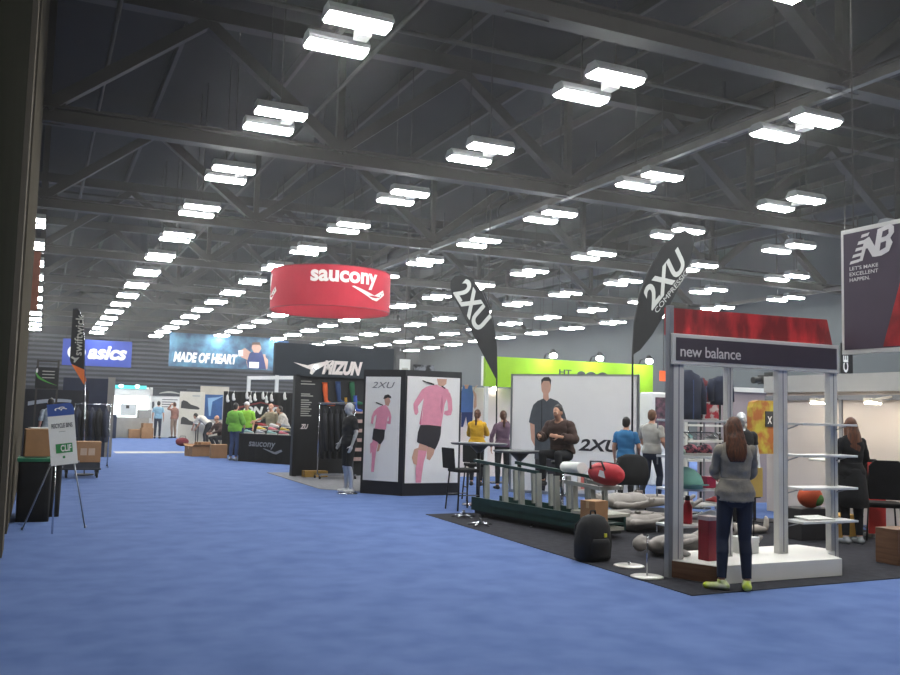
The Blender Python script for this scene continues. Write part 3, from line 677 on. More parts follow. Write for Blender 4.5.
for k, c in enumerate(cs):
    x = W_*(.10+.80*((k*5) % 12)/11.); y = .18+.2*(k % 3)
    p = A+M2@V(x, y, 0)
    back = ('front', 'middle', 'back')[k % 3]
    m = MB(); hgt = .0+.10*(k % 3)
    if hgt:
        m.box(-.13, .13, -.08, .08, 0, hgt)
        tag(m.build('shoe_riser', BLACK, None, loc=(p.x, p.y, .827), rz=RZ+.2), f'black riser under the {c} shoe on the draped table, {ln[(k*5) % 12]} from its left', 'riser', 'shoe risers on the draped table')
    shoe(f'{c} running shoe in the {back} row on the black draped table, {ln[(k*5) % 12]} from its left', (p.x, p.y, .829+hgt), RZ+.5+(k % 4)*.25, SHC[c], group='running shoes on the draped table')
a, b = WY(224, 389, 30.6), WY(301, 391, 29.0); d = V(b.x-a.x, b.y-a.y, 0); BW = d.length; BRZ = math.atan2(d.y, d.x)
t = thing('booth_backdrop', 'black fabric backdrop with a red outlined sign behind the shoe table', 'backdrop', (a.x, a.y, 0), BRZ)
m = MB(); L = []
n_ = 60; fr_ = [V(BW*i/n_, .012*math.sin(i*1.3), 0) for i in range(n_+1)]
BT_ = a.z; m.add([p+V(0, 0, z) for z in (0, 2.1) for p in fr_]+[p+V(0, .03, z) for z in (0, 2.1) for p in fr_], [(i, i+1, n_+2+i, n_+1+i) for i in range(n_)]+[(i+2*n_+2, i+3*n_+3, i+3*n_+4, i+2*n_+3) for i in range(n_)])
m.build('curtain', BLKCLOTH, t)
m = MB(); m.cyl((0, .015, 2.1), (BW, .015, 2.1), .025, n=8)
for x in (0, BW): m.cyl((x, .05, 0), (x, .05, 2.1), .025, n=8)
m.build('pipe_frame', BLACK, t)
k = BW/77.; sx = lambda px_: (px_-224)*k
hexo = [(sx(242), 1.05), (sx(240), 1.62), (sx(262), 1.80), (sx(283), 1.66), (sx(283), 1.05)]
hexi = [(x+(.05 if x < sx(262) else -.05 if x > sx(262) else 0), z-.05 if z > 1.1 else z+.05) for x, z in hexo]
prints(t, 'sign_outline', [(0, hexo), (1, hexi)], [pm('brick_red_print', '#8c3c3c', .7, .1, 9.), BLACK], y=-.02, lift=.004)
text(t, 'ON 30', sx(245), 1.38, sx(280)-sx(245), .26, TXTW, y=-.03, bold=.05, shear=.2)
text(t, 'Tue', sx(246), 1.13, (sx(280)-sx(246))*.5, .17, TXTW, y=-.03, bold=.03, shear=.1)
# white shoes hung along the top of the backdrop
MB2 = Matrix.Rotation(BRZ, 3, 'Z')
for i, px_ in enumerate((229, 235, 248.5, 252, 256.5, 264.5, 268, 273, 286)):
    p = V(a.x, a.y, 0)+MB2@V((px_-224)*k, -.085, 0); m = MB(); zl = 1.78+.06*((i*7) % 3)
    t = thing('hanging_shoe', f'white shoe hanging on the black backdrop, {ln[i]} from its left end', 'shoe', (p.x, p.y, zl), BRZ, 'white shoes hung along the backdrop')
    m = MB(); m.ell((0, 0, .10), (.045, .045, .13)); m.ell((.02, 0, .02), (.06, .045, .05)); m.build('shoe_body', SHC['white'], t)
    m = MB(); m.cyl((0, .03, .2), (0, .06, 2.14-zl), .006, n=6); m.build('lace', SHC['white'], t)
# ------------------------------------------------------------------ red ring sign
RC = V(7.27+.02, 24.1, 0); RR = 1.66; RZ0, RZ1 = 4.32, 5.40
REDB = pm('ring_red', '#b81f36', .75, .08, 2.); t = thing('ring_sign', 'round red hanging sign with white brand lettering above the booths', 'hanging sign', (RC.x, RC.y, RZ0))
m = MB(); n_ = 72; vs = []
for r in (RR, RR-.03):
    for z in (0, RZ1-RZ0): vs += [V(r*math.cos(2*PI*i/n_), r*math.sin(2*PI*i/n_), z) for i in range(n_)]
fs = []
for i in range(n_):
    j = (i+1) % n_; fs += [(i, j, n_+j, n_+i), (2*n_+j, 2*n_+i, 3*n_+i, 3*n_+j), (i, 2*n_+i, 2*n_+j, j), (n_+i, n_+j, 3*n_+j, 3*n_+i)]
m.add(vs, fs); rg = m.build('ring_cloth', REDB, t)
m = MB()
for z in (.0, RZ1-RZ0): m.tube([(RR*math.cos(2*PI*i/48), RR*math.sin(2*PI*i/48), z) for i in range(49)], .015, 6)
m.build('hoop', pm('dark_red_hoop', '#8d1a2c', .6, .1, 9.), t)
view = math.atan2(-RC.y, -RC.x)        # towards the aisle entrance
def wrp(a0): return lambda X, Z: V((RR+.012)*math.cos(view+a0+X/RR), (RR+.012)*math.sin(view+a0+X/RR), Z)
CRM = pm('cream_lettering', '#e8ddd8', .7, .04, 9.)
def ring_logo(a0):
    text(t, 'saucony', -1.05, .50, 1.92, .44, CRM, bold=.035, warp=wrp(a0))
    for k, pts in enumerate([wave(.05, .22, 1.18, .34)]):
        q_ = []
        for i in range(len(pts)):                     # finer edge so that it follows the curve
            p0_, p1_ = pts[i], pts[(i+1) % len(pts)]; q_ += [(p0_[0]+(p1_[0]-p0_[0])*j/5, p0_[1]+(p1_[1]-p0_[1])*j/5) for j in range(5)]
        tri = tessellate_polygon([[Vector((x, y, 0)) for x, y in q_]]); f = wrp(a0); m = MB(); m.add([f(x, y) for x, y in q_], [tuple(r) for r in tri]); m.build('emblem', CRM, t)
    f = wrp(a0); m = MB()
    for x, z in ((.97, .33), (1.04, .39), (1.11, .46)):
        g_ = lambda X, Z: f(X, Z)*1.0+V(math.cos(view+a0+X/RR), math.sin(view+a0+X/RR), 0)*.006
        m.add([g_(x+.025*math.cos(i), z+.03*math.sin(i)) for i in range(6)], [(0, 1, 2, 3, 4, 5)])
    m.build('emblem_dots', TXTD, t)
ring_logo(.30); ring_logo(.30-2*PI/3); ring_logo(.30+2*PI/3)
for i in range(4):
    m = MB(); aa = .4+PI/2*i; m.cyl((RR*math.cos(aa), RR*math.sin(aa), RZ1-RZ0), (RR*.3*math.cos(aa), RR*.3*math.sin(aa), 6.1), .008, n=6); m.build('suspension_cable', STEEL, t)
# ------------------------------------------------------------------ dark sock display with brand header
Y = 21.
a, b = WY(292, 476, Y), WY(360, 476, Y); W_ = b.x-a.x
t = thing('display_wall', 'black display wall with brand header and printed sheets behind the mannequin', 'display wall', (a.x, Y, 0))
PB = pm('panel_black', '#1e1e22', .6, .2, 3.)
m = MB(); m.box(0, W_+.7, .04, .1, 0, 2.38); p = m.build('back_panel', PB, t)
m = MB(); m.box(-.04, .07, -.1, .1, 0, 2.42); m.build('side_post', BLACK, t)
m = MB(); m.box(-.55, W_+.75, -.10, .06, 2.38, 3.15); h = m.build('header', pm('header_slate', '#232b34', .7, .1, 3.), t)
x0 = WY(294, 370, Y).x-a.x; x1 = WY(361, 370, Y).x-a.x
text(h, 'MIZUN', x0+.66, 2.44, (x1-x0-.66)*1.0, .34, CRM, y=-.10, bold=.06, shear=.35)
prints(h, 'emblem', [(0, [(x0-.05, 2.70), (x0+.3, 2.64), (x0+.42, 2.68), (x0+.95, 2.80), (x0+.72, 2.66), (x0+.50, 2.52), (x0+.42, 2.42), (x0+.36, 2.45), (x0+.38, 2.54), (x0+.2, 2.60)]), (1, oval(x0+.50, 2.59, .05, .05))], [CRM, pm('header_slate', '#232b34')], y=-.10, lift=.004)
m = MB(); m.ell((x0+.50, -.12, 2.60), (.035, .02, .035)); m.build('spot_lamp', em('lamp_cool', '#e8ffff', 22.), h)
def pl(px_, py_): q_ = WY(px_, py_, Y+.04); return (q_.x-a.x, q_.z)
sh = []
for (xa, ya, xb, yb) in ((301, 380, 315, 386), (301, 393, 313, 397), (301, 399, 311, 417)):
    n_ = max(2, int((yb-ya)/2.2)); A_, B_ = pl(xa, ya), pl(xb, yb)
    for i in range(n_):
        z = A_[1]+(B_[1]-A_[1])*(i+.2)/n_; w = (B_[0]-A_[0])*(.75+.25*((i*5) % 3)/2); sh.append((0, [(A_[0], z), (A_[0]+w, z), (A_[0]+w, z-.025), (A_[0], z-.025)]))
prints(p, 'printed_lines', sh, [pm('grey_print', '#a7a79f')], y=.04)
q_ = pl(300, 429); text(p, 'ZU', q_[0], q_[1], .2, .12, CRM, y=.04, bold=.05, shear=.3)
def sock(lab, px_, py_, mat, s=1., rot=0.):
    q_ = WY(px_, py_, Y-.02); t = thing('sock', lab, 'sock', (q_.x, Y-.03, q_.z), 0, 'socks on the black display wall')
    m = MB(); R = []
    for x, z, r, tl_ in ((-.04, .34, .055, 0), (-.03, .2, .06, 0), (-.01, .05, .047, .1), (.0, -.04, .045, .5), (.04, -.09, .045, 1.), (.12, -.105, .04, 1.45), (.19, -.11, .03, 1.5), (.215, -.11, .012, 1.5)):
        dx, dz = math.cos(tl_), math.sin(tl_); R.append([V((x+r*math.cos(2*PI*i/14)*dx)*s, .6*r*math.sin(2*PI*i/14)*s, (z+r*math.cos(2*PI*i/14)*dz)*s) for i in range(14)])
    m.loft(R); m.build('sock_body', mat, t); m = MB(); m.cyl((-.04*s, 0, .325*s), (-.04*s, 0, .345*s), .058*s, n=14); m.build('cuff', mat, t); return t
sock('orange sock, leftmost of those on the black display wall', 326, 399, pm('sock_orange', '#e5642f', .8, .1, 9.), 1.15)
sock('dark blue sock between the orange and green ones on the display wall', 339, 398, pm('sock_blue', '#25406c', .8, .1, 9.), 1.15)
sock('green sock right of the blue ones on the display wall', 353, 398, pm('sock_green', '#1f6140', .8, .1, 9.), 1.15)
sk_ = sock('small bright blue sock hanging beneath the green one on the display wall', 356, 407, pm('sock_bright_blue', '#3c58b0', .8, .1, 9.), .8); sk_.location.y -= .14; sk_.location.x -= .05
sk_ = sock('small yellow sock hanging beneath the dark blue one on the display wall', 344.5, 406, pm('sock_yellow', '#b58a2a', .8, .1, 9.), .6); sk_.location.y -= .14
for k in range(6):
    q_ = WY(352, 414+9.5*k, Y-.02); m = MB(); m.box(0, .28, -.06, .05, 0, .02); m.box(.02, .26, -.05, .04, .02, .10, 1)
    tag(m.build('shelf_box', [BLACK, pm('pinkish_box', '#b89a94', .7, .15, 9.)], None, loc=(q_.x, Y-.02, q_.z)), f'pinkish small box on a bracket right of the mannequin, {ln[k]} from the top', 'box', 'boxes in a column on the display wall')
t = thing('rolling_rack', 'dark rolling rack on casters draped with black garments at the sock display', 'rack', (6.35, 20.2, 0))
m = MB(); m.bar((-.4, 0, .1), (.45, 0, .1), .05); m.cyl((-.4, 0, .1), (-.4, 0, 1.72), .016, n=8); m.cyl((.45, 0, .1), (.45, 0, 1.72), .016, n=8); m.cyl((-.4, 0, 1.72), (.45, 0, 1.72), .016, n=8)
for x in (-.4, .45): m.bar((x, -.22, .1), (x, .22, .1), .04)
m.build('rack_frame', CHROME, t)
for x in (-.4, .45):
    for y in (-.2, .2): m = MB(); m.cyl((x-.015, y, .04), (x+.015, y, .04), .04, n=12); m.build('caster', BLACK, t)
m = MB(); m.obox((.02, 0, 1.76), (.8, .36, .03), (0, -.03, 0)); m.build('top_tray', pm('smoky_tray', '#6d7176', .4, .1, 6.), t)
for k in range(5): jacket('black garment on the rolling rack at the sock display', (6.05+.145*k, 20.2, 1.62), 1.4, BLKG, 1.15, .46, 'black garments on the rolling rack', 'hanging_garment')
carton('yellow flat box on the floor behind the rolling rack', (6.05, 20.75, .009), 0, .55, .3, .14, mat=pm('yellow_box', '#b58f46', .8, .1, 5.))
# white booth arch beside the header, beyond the black backdrop
Y = 34.; a, b, c = WY(249, 378, Y), WY(277, 377, Y), WY(277, 346, Y)
t = thing('booth_arch', 'white square-tube booth arch rising beyond the black backdrop', 'booth arch', (a.x, Y, 0)); w_ = b.x-a.x
for x, z in ((0, a.z), (w_, c.z)):
    m = MB(); m.bar((x, 0, 0), (x, 0, z), .12); m.build('post', WALLW, t)
m = MB(); m.bar((-.06, 0, a.z), (w_+1.1, 0, a.z+.1), .13); m.build('beam', WALLW, t)
# ------------------------------------------------------------------ black tower with two runner posters
P1, P2, P3 = F(360, 493), F(402, 496), F(459, 495); P4 = V(7.75, 17.3, 0); P5 = V(6.3, 17.7, 0); TH = 2.40
FRAME = pm('tower_black', '#1d1d23', .5, .15, 4.); POSTER = pm('poster_white', '#e4e2e0', .5, .03, 5.)
t = thing('poster_tower', 'black tower with two posters of a runner in pink beside the aisle', 'display tower', (P2.x, P2.y, 0))
LP = [p_-P2 for p_ in (P1, P2, P3, P4, P5)]
m = MB(); m.prism([(p_.x, p_.y) for p_ in LP], (0, 0, 0), (1, 0, 0), (0, 1, 0), (0, 0, TH)); m.build('tower_body', FRAME, t)
PK, SKL, BLS, HR, GRY = pm('printed_pink', '#dd8fa4', .6, .1, 9.), pm('printed_skin', '#c79a86'), pm('printed_black', '#262329', .6, .1, 9.), pm('printed_dark_hair', '#2a2524', .6, .1, 9.), pm('printed_grey', '#6d6c72', .6, .05, 9.)
PM = [PK, SKL, BLS, HR, GRY, pm('printed_pink_shade', '#c4748c', .6, .1, 9.), TXTW]
def face_frame(p, q):
    u_ = (q-p).normalized(); return (u_, V(0, 0, 1), u_.cross(V(0, 0, 1)))
def panel(p, q, x0, x1, z0, z1, nm='poster_panel'):
    fr = face_frame(p, q); m = MB(); m.prism([(x0, z0), (x1, z0), (x1, z1), (x0, z1)], p, fr[0], fr[1], fr[2]*.02); return m.build(nm, POSTER, t), fr, p+fr[2]*.02
w2 = (LP[2]-LP[1]).length; po, fr, oo = panel(LP[1], LP[2], .04, w2-.05, .24, 2.28)
R_ = [(1, [(405, 84), (447, 84), (445, 105), (430, 118), (412, 112)]), (1, [(372, 370), (405, 383), (400, 405), (385, 432), (372, 425)]),
      (0, [(360, 122), (375, 116), (405, 110), (420, 118), (432, 118), (455, 130), (450, 165), (440, 195), (435, 240), (428, 288), (345, 285), (350, 240), (352, 180)]),
      (0, [(362, 121), (345, 133), (333, 155), (320, 178), (312, 195), (313, 215), (318, 237), (325, 242), (333, 230), (330, 205), (345, 182), (360, 160)]),
      (0, [(448, 128), (462, 145), (470, 170), (473, 215), (468, 238), (452, 241), (438, 235), (440, 222), (455, 218), (452, 185), (446, 160)]),
      (5, [(352, 180), (345, 285), (338, 278), (345, 225)]), (5, [(428, 150), (434, 200), (428, 235), (422, 200)]),
      (2, [(342, 283), (378, 282), (428, 287), (427, 320), (422, 345), (412, 372), (405, 386), (385, 376), (372, 373), (350, 366), (330, 355), (333, 315)]),
      (0, [(340, 362), (374, 373), (368, 410), (360, 440), (353, 500), (351, 530), (330, 530), (328, 470), (330, 430), (333, 395)]),
      (1, [(340, 360), (372, 371), (370, 392), (336, 388)]), (1, [(320, 385), (338, 378), (334, 420), (332, 452), (318, 445), (311, 420)]),
      (3, [(345, 92), (362, 99), (376, 101), (395, 107), (392, 113), (372, 107), (346, 98)]), (3, [(425, 112), (441, 122), (439, 127), (424, 117)])]
prints(po, 'printed_runner', pxmap(R_, (287, 78, 503, 527), (.04, .24, w2-.05, 2.28)), PM, fr, o=oo, rect=(.05, w2-.06, .25, 2.27))
w1 = (LP[1]-LP[0]).length; po, fr, oo = panel(LP[0], LP[1], .06, w1-.10, .26, 2.26)
R2 = [(1, [(182, 168), (205, 162), (212, 182), (203, 204), (188, 198)]), (3, [(178, 172), (184, 157), (200, 152), (213, 160), (216, 170), (200, 166), (186, 172)]), (1, [(162, 365), (174, 366), (166, 398), (155, 402)]),
      (0, [(150, 213), (170, 203), (190, 198), (204, 212), (207, 235), (200, 262), (195, 305), (142, 302), (148, 255)]), (0, [(152, 212), (135, 228), (126, 250), (123, 280), (133, 283), (138, 252), (150, 238)]),
      (0, [(203, 211), (214, 230), (219, 250), (216, 281), (201, 279), (199, 270), (208, 266), (205, 245)]), (2, [(137, 301), (165, 304), (192, 305), (189, 345), (172, 370), (152, 360), (132, 348)]),
      (0, [(135, 350), (161, 362), (153, 400), (149, 440), (145, 490), (132, 489), (134, 430), (131, 390)]), (0, [(124, 368), (137, 358), (136, 398), (126, 412)]), (3, [(145, 186), (162, 192), (180, 198), (178, 202), (160, 197), (145, 190)])]
prints(po, 'printed_runner', pxmap(R2, (92, 76, 255, 526), (.06, .26, w1-.10, 2.26)), PM, fr, o=oo)
k = (w1-.16)/163.
text(po, '2XU', .06+30*k, 2.04, 108*k, .12, pm('printed_grey', '#6d6c72'), fr=fr, o=oo, shear=.3, bold=.0)
# ------------------------------------------------------------------ white poster wall with a man in a dark polo
A, B = V(8.98, 16.45, 0), V(10.62, 14.42, 0); d = B-A; W_ = d.length; RZ = math.atan2(d.y, d.x)
t = thing('poster_wall', 'wide white wall printed with a man in a dark shirt and brand letters', 'display wall', A, RZ)
m = MB(); m.box(0, W_, 0, .08, .06, 2.40); p = m.build('wall_panel', POSTER, t)
m = MB()
for x in (-.025, W_+.025): m.bar((x, .04, 0), (x, .04, 2.44), .05)
m.bar((-.05, .04, 2.42), (W_+.05, .04, 2.42), .04); m.box(0, W_, .01, .07, 0, .06); m.build('wall_frame', ALU, t)
SL = pm('printed_slate', '#4a4f55', .6, .2, 6.)
MAN = [(1, [(149, 160), (153, 146), (168, 139), (183, 146), (187, 163), (184, 182), (174, 196), (161, 196), (152, 182)]), (2, [(150, 162), (150, 146), (160, 138), (178, 137), (187, 147), (185, 164), (180, 150), (158, 150)]), (1, [(158, 188), (177, 188), (181, 214), (157, 214)]),
       (1, [(110, 285), (132, 288), (136, 330), (142, 352), (130, 362), (116, 340)]), (1, [(236, 276), (252, 282), (259, 298), (248, 330), (228, 345), (226, 322), (240, 300)]),
       (0, [(160, 207), (172, 216), (184, 205), (212, 214), (228, 228), (240, 255), (247, 278), (228, 290), (226, 330), (226, 402), (130, 402), (130, 330), (128, 292), (106, 285), (114, 250), (122, 228), (138, 215)]),
       (3, [(152, 215), (155, 215), (157, 320), (153, 320)]), (3, [(132, 402), (226, 402), (228, 440), (222, 508), (186, 508), (178, 440), (170, 508), (136, 508)])]
prints(p, 'printed_man', pxmap(MAN, (42, 134, 490, 504), (0, .06, W_, 2.40)), [SL, SKL, HR, BLS], y=0, rect=(.01, W_-.01, .07, 2.39))
k = W_/448.
text(p, '2XU', (290-42)*k, 2.40-(370-134)*2.34/370, 150*k, 38*2.34/370, pm('printed_black', '#262329'), y=0, bold=.03, shear=.25)
# ------------------------------------------------------------------ feather flags
GL = pm('pale_grey_print', '#b9bab6', .7, .05, 9.)
def feather(lab, foot, Y, outline, txt, tb, pole, sub=None):
    """outline in photo points at depth Y; txt baseline from tb[0] to tb[1], letter height tb[2]"""
    t = thing('feather_flag', lab, 'flag', (foot.x, foot.y, 0)); O = V(foot.x, Y, 0)
    pts = [WY(x, y, Y)-O for x, y in outline]; m = MB(); m.prism([(q_.x, q_.z) for q_ in pts], (0, -.004, 0), (1, 0, 0), (0, 0, 1), (0, .008, 0)); c_ = m.build('flag_cloth', FLAGK, t)
    m = MB(); pp = [V(0, 0, .02)]+[WY(x, y, Y)-O+V(0, .012, 0) for x, y in pole]; m.tube(pp, [.02]*2+[.012]*(len(pp)-2), 8); m.build('pole', BLACK, t)
    m = MB(); m.box(-.22, .22, -.22, .22, 0, .02); m.build('base', BLACK, t)
    b0, b1 = WY(*tb[0], Y)-O, WY(*tb[1], Y)-O; u_ = (b1-b0); L_ = u_.length; u_.normalize(); v_ = V(-u_.z, 0, u_.x)
    text(c_, txt, 0, 0, L_, tb[2], GL, fr=(u_, v_, V(0, -1, 0)), o=b0+V(0, -.004, 0), bold=.03, shear=tb[3])
    if sub: b0, b1 = WY(*sub[1], Y)-O, WY(*sub[2], Y)-O; u_ = (b1-b0); L_ = u_.length; u_.normalize(); v_ = V(-u_.z, 0, u_.x); text(c_, sub[0], 0, 0, L_, sub[3], GL, fr=(u_, v_, V(0, -1, 0)), o=b0+V(0, -.004, 0))
    return t
Y = 18.7; ft = WY(497, 440, Y); ft.z = 0
feather('black feather flag with pale letters running down, above the poster tower and white wall', ft, Y,
        [(496.5, 380), (487, 362), (478, 345), (466, 320), (456, 301), (450.5, 288), (450.5, 281), (455, 276), (463, 275), (472, 279), (481, 290), (489, 308), (494, 328), (496.5, 350)],
        '2XU', ((450.5, 290), (476.5, 332), .54, -.25), [(497, 378), (496.8, 345), (492, 312), (483, 290), (472, 278), (460, 274.5)])
Y = 14.15; ft = WY(632.5, 430, Y); ft.z = 0
feather('black feather flag with pale letters climbing up, beside the white wall', ft, Y,
        [(632.5, 355), (634, 325), (640, 295), (649, 270), (660, 250), (673, 236), (684, 230), (692, 234), (694, 244), (690, 262), (680, 285), (667, 310), (652, 335), (640, 350)],
        '2XU', ((652, 311), (690, 262), .42, .25), [(633, 353), (634.5, 322), (640, 294), (650, 268), (662, 248), (676, 234), (688, 230.5)], ('COMPRESSION', (657, 313.5), (693, 267), .10))
# ------------------------------------------------------------------ white display stand with brand header
FRW = pm('frame_light_grey', '#d2d0cc', .45, .05, 5.); FRD = pm('frame_grey', '#7f8085', .5, .1, 5.); PLW = pm('plinth_white', '#e6e3dd', .45, .04, 4.); WOOD = pm('plinth_wood', '#70503a', .6, hex2='#5a3d2b', scale=6., stretch=(.3, .3, 4.))
HDRP = pm('header_plum', '#403843', .6, .08, 4.)
NY = 7.40
t = thing('display_stand', 'white framed display stand with shelves, brand header and white plinth', 'display stand', (5.89, NY, 0))
HP = [(.215, -.47), (1.87, -.45), (2.02, -.12), (2.33, .02), (2.20, .48), (.32, .42), (.0, -.0)]
m = MB(); m.prism(HP, (0, 0, .008), (1, 0, 0), (0, 1, 0), (0, 0, .175)); pb = m.build('plinth', PLW, t, .006)
a_, b_ = V(.0, -.0, 0), V(.215, -.47, 0); u_ = (b_-a_).normalized(); n_ = u_.cross(V(0, 0, 1))
m = MB(); m.prism([(.0, .012), ((b_-a_).length, .012), ((b_-a_).length, .175), (0, .175)], a_, u_, V(0, 0, 1), n_*.012); m.build('wooden_end_panel', WOOD, t)
def post(x, y, w, dpt, z0=0.18, z1=2.17, mat=FRW, nm='post', groove=True):
    m = MB(); m.box(x-w/2, x+w/2, y, y+dpt, z0, z1)
    p = m.build(nm, mat, t, .004)
    if groove: m = MB(); m.box(x-.006, x+.006, y-.002, y, z0+.02, z1-.02); m.build('groove', FRD, p)
post(.075, -.02, .13, .08, .17, 2.46); 
m = MB(); m.box(-.045, .008, -.02, .05, 0, 2.76); m.build('side_panel', FRD, t, .004)
post(.75, -.02, .07, .07); post(1.49, -.02, .13, .08); post(2.245, -.02, .11, .08, .10)
m = MB(); m.box(-.03, 2.30, -.05, .05, 2.155, 2.47); h = m.build('header', FRW, t, .004)
m = MB(); m.box(.01, 2.26, -.056, -.05, 2.195, 2.43); hp = m.build('header_panel', HDRP, h)
text(hp, 'new balance', .06, 2.235, .80, .115, pm('lettering_pale', '#d5d0d0', .6, .04, 9.), y=-.056, bold=.01, space=.95)
# red crown board with a dark figure pattern
RD = pm('crown_red', '#cf2c33', .6, hex2='#7a151c', scale=2.2, stretch=(2.2, 1., .8), detail=6., lo=.38, hi=.6)
m = MB(); m.prism([(-.03, 2.46), (2.33, 2.46), (2.24, 2.77), (-.03, 2.745)], (0, .06, 0), (1, 0, 0), (0, 0, 1), (0, .03, 0)); m.build('crown_board', RD, t)
SH = pm('shelf_white', '#d4d4d2', .35, .04, 6.)
for z in (1.575, 1.235, .885, .53):
    m = MB(); m.box(1.55, 2.36, -.24, .06, z-.012, z+.012); s_ = m.build('shelf', SH, t, .003)
    m = MB(); m.bar((1.56, .03, z-.07), (1.56, -.15, z-.015), .012); m.bar((2.28, .03, z-.07), (2.28, -.15, z-.015), .012); m.build('bracket', FRD, s_)
for z in (1.58, 1.205, .87, .50):
    m = MB(); m.box(.07, .72, .0, .34, z-.012, z+.012); s_ = m.build('shelf', SH, t, .003)
    m = MB(); m.bar((.08, .33, z-.012), (.08, .33, z-.09), .012); m.bar((.70, .33, z-.012), (.70, .33, z-.09), .012); m.build('bracket', FRD, s_)
m = MB(); m.bar((.06, .1, 1.46), (.72, .1, 1.46), .012)
for k in range(9): m.bar((.1+.07*k, .1, 1.46), (.1+.07*k, -.0, 1.40), .007)
m.build('hook_rail', CHROME, t)
def AT(x, y, z): return (5.89+x, NY+y, z)
# goods on the left shelves
shoe('patterned red running shoe on the second shelf of the display stand, left of two', AT(.30, .2, 1.218), 2.6, pm('shoe_patterned', '#c06a78', .6, hex2='#3c3040', scale=30., lo=.45, hi=.55), .30, 'shoes on the display stand')
shoe('patterned red running shoe on the second shelf of the display stand, right of two', AT(.52, .22, 1.218), 2.3, MATS['shoe_patterned'], .30, 'shoes on the display stand')
def ball(lab, loc, rz, rad, mat, name, cat):
    m = MB(); m.ell((0, 0, rad[2]), rad, nu=22, nv=12); return tag(m.build(name, mat, None, loc=loc, rz=rz), lab, cat)
ball('small shiny green and white toe of a shoe on the second shelf', AT(.17, .07, 1.218), 0, (.045, .065, .045), pm('green_white_gloss', '#b6cdb4', .3, hex2='#4e6a4e', scale=25., lo=.45, hi=.55), 'shoe_toe', 'shoe')
TEAL = pm('teal_cloth', '#7fb0a4', .85, .12, 8., bump=.4)
t2 = thing('folded_cap', 'pale teal cap lying on the third shelf of the display stand', 'cap', AT(.33, .17, .883), 1.35)
m = MB(); L = []
for z, r in ((0, .2), (.06, .21), (.13, .18), (.19, .10), (.215, .03)): L.append([V(r*math.cos(2*PI*i/24)*1.1, .75*r*math.sin(2*PI*i/24), z) for i in range(24)])
m.loft(L); m.build('crown', TEAL, t2); m = MB(); m.prism(oval(-.2, 0, .16, .13, 20), (0, 0, .01), (1, 0, -.12), (0, 1, 0), (0, 0, .012)); m.build('peak', TEAL, t2)
m = MB(); m.box(-.06, .06, -.05, .05, 0, .12); tag(m.build('gift_box', pm('magenta_box', '#b02a4c', .5, .08, 9.), None, .004, loc=AT(.58, .12, .883)), 'small magenta box on the third shelf beside the teal cap', 'box')
t2 = thing('water_bottle', 'red bottle on the lowest shelf of the display stand', 'bottle', AT(.33, .15, .513))
m = MB(); m.lathe([(.001, 0), (.045, .0), (.05, .02), (.05, .18), (.03, .22), (.025, .24), (.001, .24)], n=18); m.build('bottle_body', pm('bottle_red', '#b3202f', .35, .08, 9.), t2)
m = MB(); m.cyl((0, 0, .24), (0, 0, .29), .027, .022); m.build('bottle_cap', BLACK, t2)
shoe('large grey running shoe on the lowest shelf behind the woman', AT(.57, .2, .513), 2.7, SHC['grey'], .33, 'shoes on the display stand')
t2 = thing('shoe_carton', 'tall red box standing on the plinth beside the woman', 'box', AT(.36, -.14, .185), .1)
m = MB(); m.box(-.075, .075, -.07, .07, 0, .40); m.build('box_body', pm('dark_red_box', '#8a1f2a', .5, .15, 9.), t2, .004); m = MB(); m.box(-.078, .078, -.073, .073, .40, .44); m.build('lid', pm('pale_lid', '#b5a6a6', .5, .1, 9.), t2, .003)
t2 = thing('shoe_box', 'small white shoe box on the plinth right of the woman', 'box', AT(1.10, .15, .185), .15)
m = MB(); m.box(-.11, .11, -.1, .1, 0, .13); m.build('box_body', WHITE, t2, .003); m = MB(); m.box(-.115, .115, -.105, .105, .11, .17); m.build('lid', WHITE, t2, .003)
t2 = thing('sock_form', 'white dangling sock form on the plinth left of the red box', 'sock form', AT(.24, .19, .185))
t2.scale = (.85, .85, .78)
m = MB(); m.tube([(0, 0, .30), (0, 0, .15), (.01, -.01, .06), (.05, -.08, .035), (.07, -.14, .03)], [.05, .045, .05, .045, .02], 12); m.build('form_body', SHC['white'], t2); m = MB(); m.cyl((0, 0, .29), (0, 0, .315), .052, n=14); m.build('cuff', SHC['grey'], t2)
m = MB(); L = [(-.2, -.1), (.2, -.14), (.22, .1), (-.15, .12)]; m.prism(L, (0, 0, 0), (1, 0, 0), (0, 1, .06), (0, 0, .012)); tag(m.build('paper_sheet', WHITE, None, loc=AT(1.88, -.05, .553), rz=.1), 'white paper sheet lying on the lowest right shelf', 'paper')
# hanging sign over the aisle edge
t = thing('overhead_sign', 'plum hanging sign with white brand emblem at the upper right', 'hanging sign', (8.28, 7.36, 2.37))
FRS = (V(0, -1, 0), V(0, 0, 1), V(-1, 0, 0)); SH_ = 1.42
m = MB(); m.box(-.03, .03, -2.6, 0, 0, SH_); m.build('sign_frame', FRW, t, .004)
m = MB(); m.box(-.036, -.03, -2.56, -.04, .05, SH_-.05); sp = m.build('sign_panel', pm('sign_plum', '#4a3f4e', .6, .08, 4.), t)
W2 = FRW; ox = -.036; pw = pm('emblem_white', '#dcd8d8', .6, .03, 9.)
def onx(x, z): return (x, z)
def S2(pts): return [(x, z) for x, z in pts]
hh = []  # emblem: slanting N with speed stripes and B, measured on the panel (u along the sign, v up)
def mp(x, y): return ((x-470)/205.*.80, SH_-(y-100)/410.*1.42-.0)
def q4(*p): return [mp(*a) for a in p]
